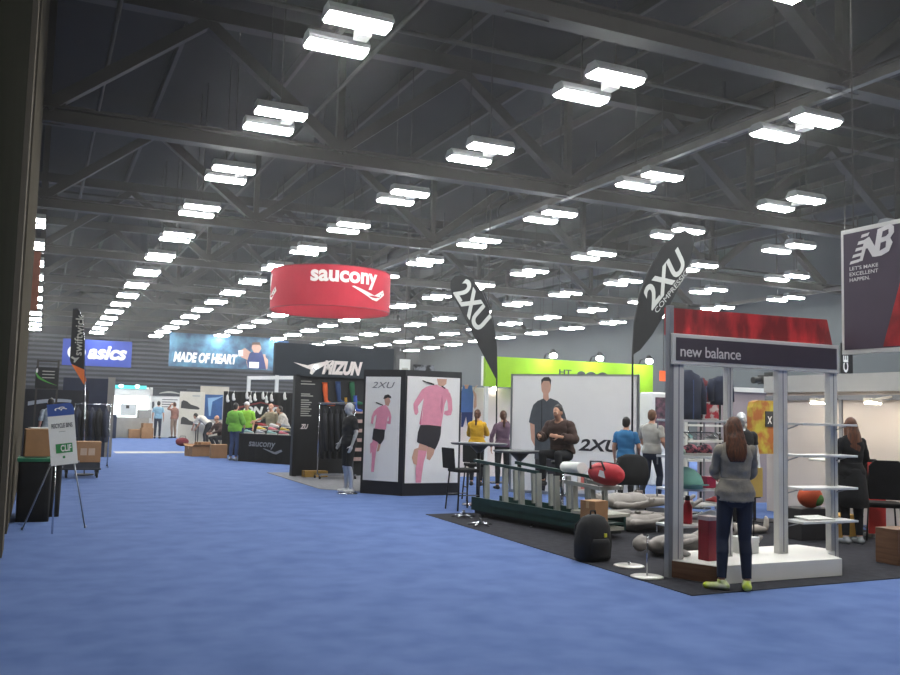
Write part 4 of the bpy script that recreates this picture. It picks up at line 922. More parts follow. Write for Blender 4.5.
emb = [(0, q4((545, 127), (572, 124), (566, 134), (542, 137))), (0, q4((534, 147), (560, 145), (566, 156), (530, 158))), (0, q4((526, 168), (580, 163), (577, 173), (522, 178))), (0, q4((516, 188), (553, 184), (549, 194), (512, 198))), (0, q4((507, 208), (540, 204), (536, 214), (503, 218))),
       (0, q4((556, 145), (572, 138), (590, 172), (600, 120), (612, 117), (594, 203), (582, 205), (562, 168), (548, 212), (537, 213))),
       (0, q4((604, 119), (640, 111), (653, 120), (653, 140), (641, 155), (648, 170), (636, 196), (612, 206), (586, 206))), (1, q4((617, 130), (636, 126), (636, 140), (628, 147), (613, 149))), (1, q4((610, 165), (628, 162), (626, 182), (606, 190)))]
prints(sp, 'emblem', emb, [pw, pm('sign_plum', '#4a3f4e')], FRS, o=V(ox, 0, 0), eps=.002)
for k, s in enumerate(("LET'S MAKE", 'EXCELLENT', 'HAPPEN.')):
    a_ = mp(502, 238+18.5*k); text(sp, s, a_[0], a_[1], (.38, .38, .27)[k], .042, pw, fr=FRS, o=V(ox, 0, 0), bold=.01)
prints(sp, 'red_print', [(0, [(.98, SH_-.06), (2.5, SH_-.06), (2.5, .06), (.55, .06)])], [RD], FRS, o=V(ox, 0, 0), eps=.002)
for y in (-.15, -2.4):
    m = MB(); m.cyl((0, y, SH_), (0, y, 8.), .008, n=6); m.build('suspension_cable', STEEL, t)
# vertical black banner with white letters, right rear
p0 = WY(841, 356, 16.); t = thing('hanging_banner', 'small black banner with white letters beneath the upper right sign', 'banner', (p0.x, 16., p0.z-.42))
m = MB(); m.box(0, .40, 0, .03, 0, .75); c_ = m.build('banner_cloth', BLACK, t); text(c_, 'CE', 0, 0, .42, .17, TXTW, fr=(V(0, 0, 1), V(-1, 0, 0), V(0, -1, 0)), o=(.24, 0, .02), bold=.04); cable(t, .2, .75, 5., .015)
# ------------------------------------------------------------------ white booth at the right with arm lamps
XW = 12.
PINKW = pm('warm_white_wall', '#cfc5bd', .8, .05, 2.)
t = thing('booth_wall', 'long warm white booth wall with arm lamps at the right', 'booth wall', (XW, 6.2, 0))
m = MB(); m.box(0, .08, 0, 6.2, 0, 2.40); w_ = m.build('wall_panel', PINKW, t)
m = MB(); m.box(-.06, .08, 0, 6.2, 2.11, 2.40); m.build('header', pm('header_pale_grey', '#a9a9a8', .7, .05, 4.), t)
m = MB(); m.box(-.04, 0, 0, 6.2, 1.97, 2.05); m.build('wall_rail', FRD, t)
for y in (1.4, 3.0, 4.5):
    m = MB(); m.box(-.03, 0, y, y+.06, 0, 1.97); m.build('wall_post', FRD, t)
LAMPW = em('lamp_warm', '#fff0d8', 45.)
for k, (y, s) in enumerate(((4.6, 1), (3.55, 0), (2.35, 0), (1.2, 0))):
    tl_ = thing('arm_lamp', f'arm lamp on the right booth wall, {ln[k]} along the wall from its far end', 'lamp', (XW-.04, 6.2+y, 2.02))
    m = MB(); m.bar((0, 0, 0), (-.42, -.02, -.06), .05, .03); m.build('arm', pm('lamp_arm_pale', '#d8cfc0', .5, .05, 9.), tl_)
    m = MB(); m.obox((-.42, -.02, -.07), (.24, .14, .05), (0, .12, 0)); hd_ = m.build('lamp_head', pm('lamp_arm_pale', '#d8cfc0'), tl_)
    m = MB(); m.box(-.53, -.31, -.08, .04, -.125, -.095); m.build('bulb', LAMPW, hd_)
t = thing('booth_wall', 'grey rear booth wall behind the yellow display and jackets', 'booth wall', (8.5, 13.6, 0))
m = MB(); m.box(3.0, 6.2, 0, .08, 0, 2.15); m.build('wall_panel', pm('mauve_grey_panel', '#9b8f92', .8, .08, 3.), t)
m = MB(); m.box(2.9, 6.3, -.05, .1, 2.15, 2.24); m.build('top_rail', WALLW, t)
# yellow pop-up display
p0, p1 = WY(750, 400, 11.), WY(781, 454, 11.)
t = thing('pop_up_display', 'tall yellow and orange patterned pop-up display with a small dark emblem', 'display', ((p0.x+p1.x)/2+.05, 11., 0))
hw = (p1.x-p0.x)/2; ztop = p0.z
zb_ = p1.z; pts = [(-hw, zb_), (hw, zb_), (hw, ztop-.12), (hw-.03, ztop-.03), (hw-.12, ztop), (-hw+.12, ztop), (-hw+.03, ztop-.03), (-hw, ztop-.12)]
for x in (-hw*.7, hw*.7): m = MB(); m.bar((x, .06, .02), (x, .06, zb_+.1), .03); m.build('leg', BLACK, t)
m = MB(); m.prism(pts, (0, 0, 0), (1, 0, 0), (0, 0, 1), (0, .12, 0)); c_ = m.build('display_cloth', pm('yellow_orange_print', '#b5a93a', .7, hex2='#a35e2a', scale=5., detail=8., lo=.42, hi=.6), t)
m = MB(); m.box(-.06, .18, -.012, 0, ztop-.42, ztop-.17); e_ = m.build('emblem_panel', pm('emblem_dark', '#23252c', .6, .1, 9.), c_)
m = MB(); m.add([V(x, -.014, z) for x, z in ((-.02, ztop-.25), (.0, ztop-.25), (.07, ztop-.37), (.05, ztop-.37))], [(0, 1, 2, 3)]); m.add([V(x, -.0155, z) for x, z in ((.05, ztop-.25), (.07, ztop-.25), (.0, ztop-.37), (-.02, ztop-.37))], [(0, 1, 2, 3)]); m.build('emblem', TXTW, e_)
m = MB(); m.box(-hw*.9, hw*.9, -.15, .25, 0, .02); m.build('base', BLACK, t)
# jackets on busts behind the display stand
def bust(lab, px_, ptop, pbot, Y, mat, w, pole_to=0., arms=None):
    a_, b_ = WY(px_, ptop, Y), WY(px_, pbot, Y); t = thing('jacket_form', lab, 'jacket', (a_.x, Y, 0)); h_ = a_.z-b_.z; m = MB(); L = []
    for f, a, b in ((0, .46, .13), (.2, .48, .14), (.5, .46, .15), (.75, .50, .14), (.9, .42, .11), (.96, .16, .08), (1., .12, .07)): L.append([V(a*w*math.cos(2*PI*i/20), b*math.sin(2*PI*i/20), b_.z+h_*f) for i in range(20)])
    m.loft(L); m.build('jacket_body', mat, t)
    for s in (-1, 1): m = MB(); m.tube([(s*w*.42, 0, b_.z+h_*.84), (s*w*.56, -.01, b_.z+h_*.55), (s*w*.56, -.04, b_.z+h_*.12)], [.07, .065, .05], 10); m.build('sleeve', arms or mat, t)
    m = MB(); m.bar((0, -.145, b_.z+.02), (0, -.14, b_.z+h_*.8), .015); m.build('zip', pm('zip_blue', '#3a4a72', .5, .1, 9.), t)
    m = MB(); m.cyl((0, 0, .02), (0, 0, b_.z+.1), .02, n=8); m.cyl((0, 0, 0), (0, 0, .02), .18, n=20); m.build('stand', BLACK, t); return t
bust('long dark jacket on a form at the left behind the display stand', 688, 370, 420, 12.35, NAVYG, .56)
bust('dark red and black jacket on a form just right of the long dark jacket', 701, 378, 418, 12.95, pm('dark_red_garment', '#5a1c24', .9, .3, 7.), .42)
bust('short navy jacket on a form left of the middle post', 720, 376, 405, 12.3, pm('navy_garment', '#20263a'), .40)
def framed(lab, a_, b_, Y, mat, mats2=None, name='poster', cat='poster'):
    p_, q_ = WY(a_[0], a_[1], Y), WY(b_[0], b_[1], Y); t = thing(name, lab, cat, (p_.x, Y, 0)); w_ = q_.x-p_.x
    m = MB(); m.box(0, w_, 0, .03, q_.z, p_.z); b = m.build('panel', mat, t)
    m = MB(); m.box(.02, w_-.02, -.006, 0, q_.z+.02, p_.z-.02); m.build('picture', mats2 or mat, b)
    m = MB(); m.bar((.05, .05, 0), (.05, .05, q_.z+.05), .03); m.bar((w_-.05, .05, 0), (w_-.05, .05, q_.z+.05), .03); m.build('stand', FRD, t); return t
framed('red framed poster on stands between the hanging jackets', (704, 402), (720, 420), 12.7, FRW, pm('red_white_print', '#c8b8b8', .6, hex2='#a82436', scale=8., lo=.45, hi=.55))
# low shelving full of goods behind the left bay
t = thing('shoe_rack', 'low white rack with coloured goods seen through the display stand', 'rack', (9.25, 11.4, 0))
for x in (0, 1.3): m = MB(); m.box(x-.02, x+.02, -.15, .2, 0, 1.55); m.build('rack_side', WALLW, t)
for z in (.25, .6, .95, 1.25, 1.5):
    m = MB(); m.box(0, 1.3, -.15, .2, z-.015, z+.015); m.build('shelf', WALLW, t)
for k in range(12):
    z = (.265, .615, .965, 1.265)[k % 4]; x = .17+.42*(k//4)+.05*(k % 3); c = ('pink', 'black', 'red', 'teal', 'blue', 'grey')[(k*5) % 6]
    shoe(f'{c} shoe on the low rack behind the display stand, {("lowest", "second", "third", "fourth")[k % 4]} shelf, {("left", "middle", "right")[k//4]}', (9.25+x, 11.42, z+.004), 1.2+.3*(k % 3), SHC[c], .28, 'shoes on the low rack')
# camera crane head / dark fixture above, grey upper wall
p0 = WY(768, 380, 14.5)
t = thing('video_camera', 'black video camera on a tripod beyond the middle bay', 'camera', (p0.x, 14.5, 0))
m = MB(); m.box(-.2, .22, -.1, .1, p0.z-.10, p0.z+.10); m.cyl((-.2, 0, p0.z), (-.42, 0, p0.z-.02), .06, .075); m.box(.0, .25, -.12, .12, p0.z+.10, p0.z+.17); m.build('camera_body', BLACK, t, .01)
for k in range(3):
    m = MB(); aa = 2*PI*k/3+.4; m.bar((.05, 0, p0.z-.15), (.05+.45*math.cos(aa), .45*math.sin(aa), 0), .035); m.build('tripod_leg', BLACK, t)
m = MB(); m.cyl((.05, 0, p0.z-.2), (.05, 0, p0.z-.1), .06); m.build('tripod_head', BLACK, t)
# bags, box and chairs at the right edge
YBOX = pm('yellow_carton', '#c99a45', .7, .08, 5.)
carton('yellow box on the dark carpet behind the woman in black', (10.38, 9.42, .009), .2, .50, .4, .30, mat=YBOX)
t = thing('roll_up_banner', 'narrow red standing banner between the black chairs at right', 'banner', (10.92, 9.16, 0), -.3)
m = MB(); m.box(-.13, .13, -.01, .01, .05, 1.05); m.build('banner_panel', pm('banner_red', '#b8302c', .7, .1, 4.), t); m = MB(); m.box(-.15, .15, -.1, .1, 0, .05); m.build('base', ALU, t)
def bar_chair(lab, loc, rz, mat=BLACK, legm=None, zs=.47, zb=1.0, w=.46, group=None, cat='chair'):
    t = thing('stacking_chair', lab, cat, loc, rz, group); legm = legm or CHROME
    m = MB(); L = []
    for z, s in ((zs-.02, .92), (zs+.01, 1.), (zs+.045, .96)): L.append([V(w/2*s*math.copysign(abs(math.cos(a))**.4, math.cos(a)), w/2*s*math.copysign(abs(math.sin(a))**.4, math.sin(a)), z) for a in [2*PI*i/28 for i in range(28)]])
    m.loft(L); m.build('seat', mat, t)
    pts = [(-w*.42, zs+.10), (w*.42, zs+.10), (w*.47, zs+.3), (w*.44, zb-.08), (w*.3, zb), (-w*.3, zb), (-w*.44, zb-.08), (-w*.47, zs+.3)]
    m = MB(); m.prism(pts, (0, -w/2+.02, 0), (1, 0, 0), (0, -.12, 1), (0, -.04, 0)); m.build('backrest', mat, t, .012)
    for sx in (-1, 1):
        m = MB(); m.bar((sx*w*.42, -w*.40, zs+.12), (sx*w*.42, -w*.38, zs-.02), .022); m.build('back_support', legm, t)
        for sy in (-1, 1): m = MB(); m.cyl((sx*w*.40, sy*w*.38, zs), (sx*w*.46, sy*w*.46, 0), .012, n=8); m.build('leg', legm, t)
        m = MB(); m.bar((sx*w*.44, -w*.42, zs*.35), (sx*w*.44, w*.42, zs*.35), .014); m.build('stretcher', legm, t)
    return t
DKM = pm('dark_metal', '#2b2b2e', .4, .1, 9., metal=.6)
bar_chair('black chair at the right edge, with back turned to the aisle', (10.72, 8.92, .008), -.7, BLKCLOTH, DKM, .47, 1.10, .50)
bar_chair('black chair half hidden behind the woman in black', (11.2, 9.7, .008), -.6, BLKCLOTH, DKM, .47, 1.08, .46)
t = thing('round_table', 'white round table behind the right chairs', 'table', (11.42, 10.3, 0))
m = MB(); m.cyl((0, 0, 1.0), (0, 0, 1.03), .42, n=36); m.build('tabletop', WALLW, t); m = MB(); m.cyl((0, 0, .03), (0, 0, 1.), .035); m.build('pedestal', DKM, t); m = MB(); m.lathe([(.001, 0.008), (.26, .01), (.24, .03), (.05, .05), (.001, .05)], n=28); m.build('base', DKM, t)
m = MB(); m.ell((0, 0, .15), (.19, .14, .15), nu=18, nv=10); m.ell((.05, -.08, .12), (.10, .07, .09), mi=1); tag(m.build('rucksack', [pm('orange_nylon', '#c1502c', .7, .2, 6.), pm('green_nylon', '#4f7a3a', .7, .2, 6.)], None, loc=(9.68, 9.2, .43)), 'orange and green rucksack on the dark case seen through the right bay', 'bag')
m = MB(); m.box(-.3, .3, -.2, .2, 0, .42); tag(m.build('flight_case', pm('case_dark', '#2e2d31', .6, .2, 5.), None, .01, loc=(9.72, 9.3, .009)), 'dark case on the carpet carrying the orange rucksack', 'case')
t = thing('shoulder_bag', 'black bag on the dark carpet beyond the right bay shelves', 'bag', (9.85, 10.75, .009), .4)
m = MB(); m.ell((0, 0, .2), (.28, .17, .22), nu=20, nv=12); m.build('bag_body', BLKCLOTH, t); m = MB(); m.tube([(-.15, 0, .38), (-.1, 0, .52), (.1, 0, .52), (.15, 0, .38)], .014, 8); m.build('handle', BLACK, t)
m = MB(); m.box(-.2, .2, -.15, .15, 0, .40); tag(m.build('storage_box', WOOD, None, .006, loc=(F(893, 566).x+.22, F(893, 566).y+.1, .008)), 'brown wooden box at the right picture edge', 'box')
m = MB(); m.box(-.06, .06, -.02, .02, 0, .26); m.box(-.045, .045, -.024, -.02, .04, .22, 1); tag(m.build('glint_panel', [BLACK, em('glint_teal', '#8fe8d8', 1.6)], None, loc=(11.55, 10.2, 1.032), rz=-.5), 'small glowing teal panel added for a glint on the white round table at right', 'glint panel')  # small glowing panel added to give the teal glints at the right edge
# ------------------------------------------------------------------ metal barrier frames stacked on a low dolly
GRN = pm('dark_green_metal', '#20413c', .45, .2, 6., metal=.3); GREYP = pm('grey_upright', '#8b8d88', .55, .12, 6.); DKB = pm('dark_base', '#1c2426', .6, .2, 6.)
A, B = F(470, 516), F(592, 540); d = (B-A); W_ = d.length; RZ = math.atan2(d.y, d.x)
t = thing('barrier_cart', 'low green dolly carrying rows of grey uprights under sloping rails', 'cart', A, RZ)
m = MB(); m.box(0, W_, .02, .06, .10, .30); m.box(0, W_, .56, .60, .10, .30); m.box(0, W_, .02, .60, .17, .20); m.build('dolly_frame', GRN, t)
m = MB(); m.box(.05, W_-.05, .05, .56, .05, .11); m.build('dolly_base', DKB, t)
for x in (.2, W_/2, W_-.25):
    for y in (.1, .5): m = MB(); m.cyl((x, y-.02, .04), (x, y+.02, .04), .035, n=12); m.build('caster', BLACK, t)
for k, x in enumerate((.30, .78, 1.18, 1.58, 1.98, 2.36, 2.66, W_-.10)):
    zt = (.80, .79, .78, .77, .76, .70, .68, .66)[k]
    m = MB(); m.bar((x, .10, .28), (x-.05, .12, zt), .085, .045); m.build('upright', GREYP, t)
for k, x in enumerate((.55, 1.0, 1.4, 1.8, 2.2, 2.55)):
    m = MB(); m.bar((x, .48, .28), (x-.04, .48, .74), .07, .045); m.build('rear_upright', GREYP, t)
m = MB(); m.bar((-.02, .08, .86), (1.55, .10, .78), .045); m.build('rail', GRN, t)
m = MB(); m.bar((.55, .46, .86), (2.35, .46, .76), .045); m.build('rail', GRN, t)
m = MB(); m.bar((2.15, .10, .70), (W_+.05, .10, .66), .05); m.bar((2.15, .48, .70), (W_+.05, .48, .66), .05); m.bar((W_, .10, .66), (W_, .48, .66), .05); m.build('end_frame', GREYP, t)
m = MB(); m.box(W_-.45, W_+.18, .02, .5, .30, .34); m.box(W_-.4, W_+.12, .05, .45, .12, .16); m.build('end_shelf', pm('pale_board', '#a9a89c', .6, .1, 6.), t)
m = MB(); m.box(1.9, 2.75, .08, .11, .22, .27); m.build('green_strip', pm('lime_strip', '#4d7a2f', .6, .2, 6.), t)
Mr = Matrix.Rotation(RZ, 3, 'Z')
p = A+Mr@V(2.10, .30, 0)
t = thing('paper_roll', 'white paper roll resting on the frames beside the red bag', 'roll', (p.x, p.y, .868), RZ-.35)
m = MB(); m.cyl((-.38, 0, .0), (.30, 0, .03), .075, n=24); m.build('roll_body', WHITE, t); m = MB(); m.cyl((-.385, 0, .0), (-.379, 0, .0), .03, n=14); m.build('core', CARD, t)
p = A+Mr@V(2.74, .30, 0)
t = thing('sports_bag', 'red sports bag with white emblem lying on the frames', 'bag', (p.x, p.y, .70), RZ-.2)
m = MB(); R = []
for x, r in ((-.34, .04), (-.31, .10), (-.2, .135), (0, .15), (.2, .14), (.31, .10), (.34, .04)): R.append([V(x, r*.95*math.cos(2*PI*i/18), .145+r*math.sin(2*PI*i/18)) for i in range(18)])
m.loft(R); bb = m.build('bag_body', pm('bag_red', '#b3222e', .65, .2, 7., bump=.3), t)
m = MB(); m.tube([(-.2, -.12, .2), (-.15, -.15, .30), (.1, -.13, .31), (.17, -.12, .2)], .014, 8); m.build('handle', BLACK, t)
prints(t, 'emblem', [(0, [(.06, .12), (.24, .10), (.2, .19), (.10, .2)])], [SHC['white']], y=-.155); m = MB(); m.bar((-.3, 0, .297), (.3, 0, .29), .012); m.build('zip', BLACK, t)
# bistro tables and bar chairs
def bistro(lab, x, y, r, h):
    t = thing('bistro_table', lab, 'table', (x, y, 0))
    m = MB(); m.lathe([(.001, h-.03), (r-.02, h-.03), (r, h-.015), (r, h), (.001, h)], n=40); m.build('tabletop', pm('table_dark', '#2c3038', .35, .15, 5.), t)
    m = MB(); m.cyl((0, 0, .04), (0, 0, h-.03), .035); m.lathe([(.03, h-.18), (.16, h-.05), (.16, h-.03), (.03, h-.03)], n=20); m.build('pedestal', DKM, t)
    m = MB(); m.lathe([(.001, .0), (.28, .0), (.27, .02), (.06, .045), (.001, .045)], n=30); m.build('base', CHROME, t); return t
bistro('dark round high table at left of the frames, near the yellow-jacketed woman', 7.1, 14.2, .50, 1.08)
bistro('dark round high table in front of the seated man', 7.33, 13.15, .44, 1.0)
def counter_chair(lab, loc, rz):
    t = thing('counter_chair', lab, 'chair', loc, rz)
    m = MB(); m.box(-.2, .2, -.2, .2, .62, .68); m.build('seat', BLKCLOTH, t, .02)
    m = MB(); m.prism([(-.2, .68), (.2, .68), (.2, 1.02), (-.2, 1.02)], (0, -.19, 0), (1, 0, 0), (0, -.1, 1), (0, -.035, 0)); m.build('backrest', BLKCLOTH, t, .015)
    for sx in (-1, 1):
        for sy in (-1, 1): m = MB(); m.cyl((sx*.17, sy*.17, .62), (sx*.21, sy*.21, 0), .014, n=8); m.build('leg', DKM, t)
        m = MB(); m.bar((sx*.2, -.19, .25), (sx*.2, .19, .25), .018); m.build('footrest', CHROME, t)
    return t
counter_chair('black counter chair left of the high tables, its back to the tower', (6.52, 13.6, 0), -1.5)
counter_chair('black counter chair tucked under the left high table', (7.45, 15.0, 0), 2.9)
# white toys: chromed base feet on the carpet edge
for k, (px_, py_) in enumerate(((471, 517), (488, 525))):
    o = F(px_-4, py_); t = thing('star_stand', f'shiny chrome star base on the dark carpet edge, {("left", "right")[k]} of two by the dolly', 'base', (o.x-.12, o.y-.12, .009))
    m = MB()
    for i in range(5): m.tube([(0, 0, .045), (.1*math.cos(i*1.256), .1*math.sin(i*1.256), .03), (.18*math.cos(i*1.256), .18*math.sin(i*1.256), .012)], [.02, .016, .011], 8)
    m.build('star_foot', CHROME, t); m = MB(); m.cyl((0, 0, .04), (0, 0, .11), .022); m.build('socket', CHROME, t)
# black cloth-covered chair and pay sign
o = F(611, 503)
t = thing('draped_chair', 'chair covered by a black jacket in front of the blue-shirted man', 'chair', (o.x-.35, o.y-1.1, .0), -.4)
m = MB(); L = []
for z, a, b in ((.45, .26, .25), (.62, .29, .2), (.78, .28, .15), (.90, .24, .10), (.96, .12, .06)): L.append([V(a*math.cos(2*PI*i/24)*(1+.05*math.sin(i*2.3)), b*math.sin(2*PI*i/24)-.05, z) for i in range(24)])
m.loft(L); m.build('jacket_cover', BLKCLOTH, t)
m = MB(); m.box(-.23, .23, -.1, .32, .43, .47); m.build('seat', BLACK, t, .01)
for sx in (-1, 1):
    for sy in (-.1, .3): m = MB(); m.cyl((sx*.2, sy, .43), (sx*.23, sy*1.05, 0), .013, n=8); m.build('leg', DKM, t)
a_, b_ = WY(578, 475, 11.9), WY(601, 490, 11.9)
t = thing('counter_sign', 'small white sign with red stripe and dark letters behind the red bag', 'sign', (a_.x, 11.9, b_.z))
w_ = b_.x-a_.x+.08; h_ = a_.z-b_.z; m = MB(); m.box(0, w_, 0, .02, 0, h_); c_ = m.build('sign_board', pm('pinkish_white', '#d8cdca', .6, .05, 6.), t)
prints(c_, 'red_stripe', [(0, [(.05, .02), (.12, .02), (.12, h_-.02), (.05, h_-.02)])], [pm('stripe_red', '#c8706c', .6, .1, 9.)], y=0); text(c_, 'pay', .15, .05, w_-.19, h_*.6, TXTD, y=0, bold=.03)
m = MB(); m.bar((w_*.5, .03, -b_.z), (w_*.5, .03, h_*.5), .025); m.box(w_*.5-.12, w_*.5+.12, -.1, .16, -b_.z, -b_.z+.015); m.build('stand', DKM, t)
# base discs with rod
for k, (px_, py_) in enumerate(((629, 567), (647, 578))):
    o = F(px_, py_); t = thing('stand_disc', ('pale round stand disc lying on dark carpet, the farther of two', 'pale round stand disc with upright rod, the nearer of two')[k], 'base', (o.x, o.y, .009))
    m = MB(); m.lathe([(.001, 0), (.165, 0), (.165, .008), (.15, .014), (.001, .016)], n=40); m.build('disc', pm('disc_pale', '#b9b7b1', .3, .06, 6., metal=.3), t)
    if k: m = MB(); m.cyl((.0, 0, .016), (.0, 0, .42), .008, n=8); m.build('rod', CHROME, t)
    else: m = MB(); m.cyl((0, 0, .016), (0, 0, .05), .014, n=10); m.build('socket', CHROME, t)
# rucksack and tall carton
o = F(598, 564); BK = pm('rucksack_black', '#141417', .8, .3, 8., bump=.3)
t = thing('rucksack', 'black rucksack standing on the dark carpet edge beside the dolly', 'bag', (o.x+.06, o.y+.20, .009), .1)
m = MB(); L = []
for z, a, b in ((0, .15, .1), (.03, .18, .13), (.2, .185, .14), (.38, .16, .12), (.47, .11, .08), (.50, .05, .04)): L.append([V(a*math.copysign(abs(math.cos(2*PI*i/24))**.6, math.cos(2*PI*i/24)), b*math.copysign(abs(math.sin(2*PI*i/24))**.6, math.sin(2*PI*i/24)), z) for i in range(24)])
L = [[V(p_.x*1.12+.02*p_.z, p_.y*1.1, p_.z*1.0) for p_ in r] for r in L]; m.loft(L); m.build('bag_body', BK, t)
m = MB(); L = []
for z, a in ((.04, .12), (.06, .14), (.2, .14), (.25, .11)): L.append([V(a*math.cos(2*PI*i/20), -.13+.05*math.sin(2*PI*i/20), z) for i in range(20)])
m.loft(L); m.build('front_pocket', BK, t)
for sx in (-1, 1): m = MB(); m.tube([(sx*.07, .10, .45), (sx*.09, .18, .36), (sx*.11, .17, .2), (sx*.13, .12, .06)], .018, 8); m.build('strap', BK, t)
m = MB(); m.tube([(-.04, 0, .48), (-.03, 0, .54), (.03, 0, .54), (.04, 0, .48)], .01, 8); m.build('grab_loop', BK, t); m = MB(); m.box(.02, .05, -.185, -.17, .27, .31); m.build('yellow_tag', pm('tag_yellow', '#d8d040', .5, .1, 9.), t)
o = F(602, 556); carton('tall brown carton behind the black rucksack', (o.x+.30, o.y+.62, .009), .25, .24, .24, .56)
# ------------------------------------------------------------------ lime booth with spots
LIME = pm('lime_fabric', '#95c424', .7, .08, 2.); Y = 20.
a_, b_ = WY(486, 357, Y), WY(653, 363, Y)
t = thing('booth_fascia', 'lime green booth fascia with dark letters behind the white wall', 'booth fascia', (a_.x, Y, 2.28))
W_ = b_.x-a_.x; m = MB(); m.box(0, W_, 0, .12, 0, .76); c_ = m.build('fascia_panel', LIME, t)
x0 = WY(559, 370, Y).x-a_.x; text(c_, 'soo', x0+.55, .16, 1.0, .34, TXTD, y=0, bold=.05); text(c_, 'HT', x0, .38, .38, .14, TXTD, y=0, bold=.03)
for x in (.06, W_-.06): m = MB(); m.box(x-.05, x+.05, .02, .1, -2.28, 0); m.build('post', WALLW, t)
SPOT = em('spot_lamp', '#f4ffe8', 90.)
for k, px_ in enumerate((545, 591, 640)):
    q_ = WY(px_, 359, Y); t = thing('spot_light', f'bright spotlight over the lime fascia, {("left", "middle", "right")[k]} of three', 'spotlight', (q_.x, Y, 3.04))
    m = MB(); m.bar((0, .05, 0), (0, -.02, .12), .03); m.bar((0, -.02, .12), (0, -.34, .16), .025); m.build('arm', DKM, t)
    m = MB(); m.cyl((0, -.42, .16), (0, -.32, .12), .09, .06, 16); h_ = m.build('lamp_head', DKM, t)
    m = MB(); m.ell((0, -.41, .07), (.10, .09, .07)); m.build('lens', SPOT, h_)
t = thing('booth_wall', 'pinkish white booth wall under the lime fascia, behind two women', 'booth wall', (9.6, 20.6, 0))
m = MB(); m.box(0, 6., 0, .08, 0, 2.26); p = m.build('wall_panel', pm('pinkish_wall', '#d9cdc8', .8, .05, 2.), t)
ATH = [(0, [(120, 235), (100, 250), (95, 275), (110, 300), (112, 380), (98, 400), (92, 380), (98, 320), (86, 280)]), (1, [(20, 240), (80, 240), (90, 300), (86, 420), (6, 420), (4, 300)]), (0, [(28, 235), (60, 235), (50, 262), (35, 262)]), (2, [(8, 420), (86, 420), (80, 520), (50, 520), (40, 450), (20, 520), (6, 520)])]
k_ = lambda px_, py_: (lambda q_: (q_.x-9.6, q_.z))(WY(460+px_/6.75, 350+py_/6.75, 20.6))
prints(p, 'printed_athlete', [(mi, [k_(*q_) for q_ in pts]) for mi, pts in ATH], [SKP, pm('printed_singlet', '#4b72b2', .6, .1, 9.), NAVYP], y=0)
m = MB(); q_ = WY(494.5, 388.5, 20.5); m.ell((0, 0, 0), (.07, .05, .06)); m.box(-.02, .02, 0, .1, -.02, .02); tag(m.build('spot_light', em('lamp_warm2', '#fff2e2', 25.), None, loc=(q_.x, 20.5, q_.z)), 'small warm lamp on the pinkish wall beneath the lime fascia end', 'spotlight')
t = thing('room_divider', 'dark merchandise panel at the tower edge below the hanging signs', 'booth panel', (8.55, 20.2, 0))
m = MB(); m.box(-.25, .25, 0, .08, 0, 2.42); m.build('panel', pm('pattern_panel', '#7a7d84', .7, hex2='#1d1e22', scale=6., lo=.45, hi=.55), t); m = MB(); m.box(-.25, .25, -.02, .1, 2.42, 2.75); m.build('header', pm('pattern_panel', '#7a7d84'), t)
for k, (px_, y0, y1, Y) in enumerate(((405, 359, 374, 24.), (487, 356, 386, 22.))):
    a_, b_ = WY(px_-5, y0, Y), WY(px_+5, y1, Y); t = thing('hanging_banner', ('small white vertical banner hanging above the poster tower', 'white vertical banner hanging left of the lime fascia')[k], 'banner', (a_.x, Y, b_.z))
    m = MB(); m.box(0, b_.x-a_.x, 0, .03, 0, a_.z-b_.z); c_ = m.build('banner_cloth', pm('banner_white', '#c9cbc9', .7, .06, 6.), t)
    w_ = b_.x-a_.x; prints(c_, 'printed_blocks', [(0, [(w_*.2, .08+j*.17), (w_*.8, .08+j*.17), (w_*.8, .17+j*.17), (w_*.2, .17+j*.17)]) for j in range(int((a_.z-b_.z-.1)/.17))], [pm('grey_print', '#a7a79f')], y=0); cable(t, w_/2, a_.z-b_.z, 6., .02)
# white fixtures and exit light between the lime booth and the display stand
a_, b_ = WY(652, 392, 17.5), WY(672, 470, 17.5)
t = thing('display_cabinet', 'white rounded cabinet with dark goods left of the display stand', 'cabinet', (a_.x, 17.5, 0)); w_ = b_.x-a_.x+.25
m = MB(); m.box(0, w_, 0, .5, 0, a_.z); m.build('cabinet_body', WALLW, t, .04); m = MB(); m.box(.10, w_-.08, -.01, 0, 1.0, a_.z-.12); m.build('goods_panel', pm('goods_dark', '#6d4a55', .7, hex2='#26222a', scale=8.), t)
m = MB(); m.box(-.14, .14, 0, .06, 0, .34); q_ = WY(664, 376, 24.); m.cyl((0, .03, .34), (0, .03, 4.5), .012, n=6, mi=1); tag(m.build('hanging_box_sign', [em('exit_orange', '#ff6a3a', 1.3), STEEL], None, loc=(q_.x, 24, q_.z-.17)), 'orange lit box sign hanging left of the display stand', 'sign')
t = thing('room_divider', 'dark green tall panel between lime fascia and white cabinet', 'booth panel', (WY(645, 400, 19.3).x, 19.3, 0)); m = MB(); m.box(-.18, .12, 0, .06, 0, 2.15); m.build('panel', pm('dark_green_panel', '#23302b', .7, .2, 5.), t); m = MB(); m.box(-.2, .14, -.02, .08, 2.15, 2.2); m.build('cap_rail', WALLW, t)
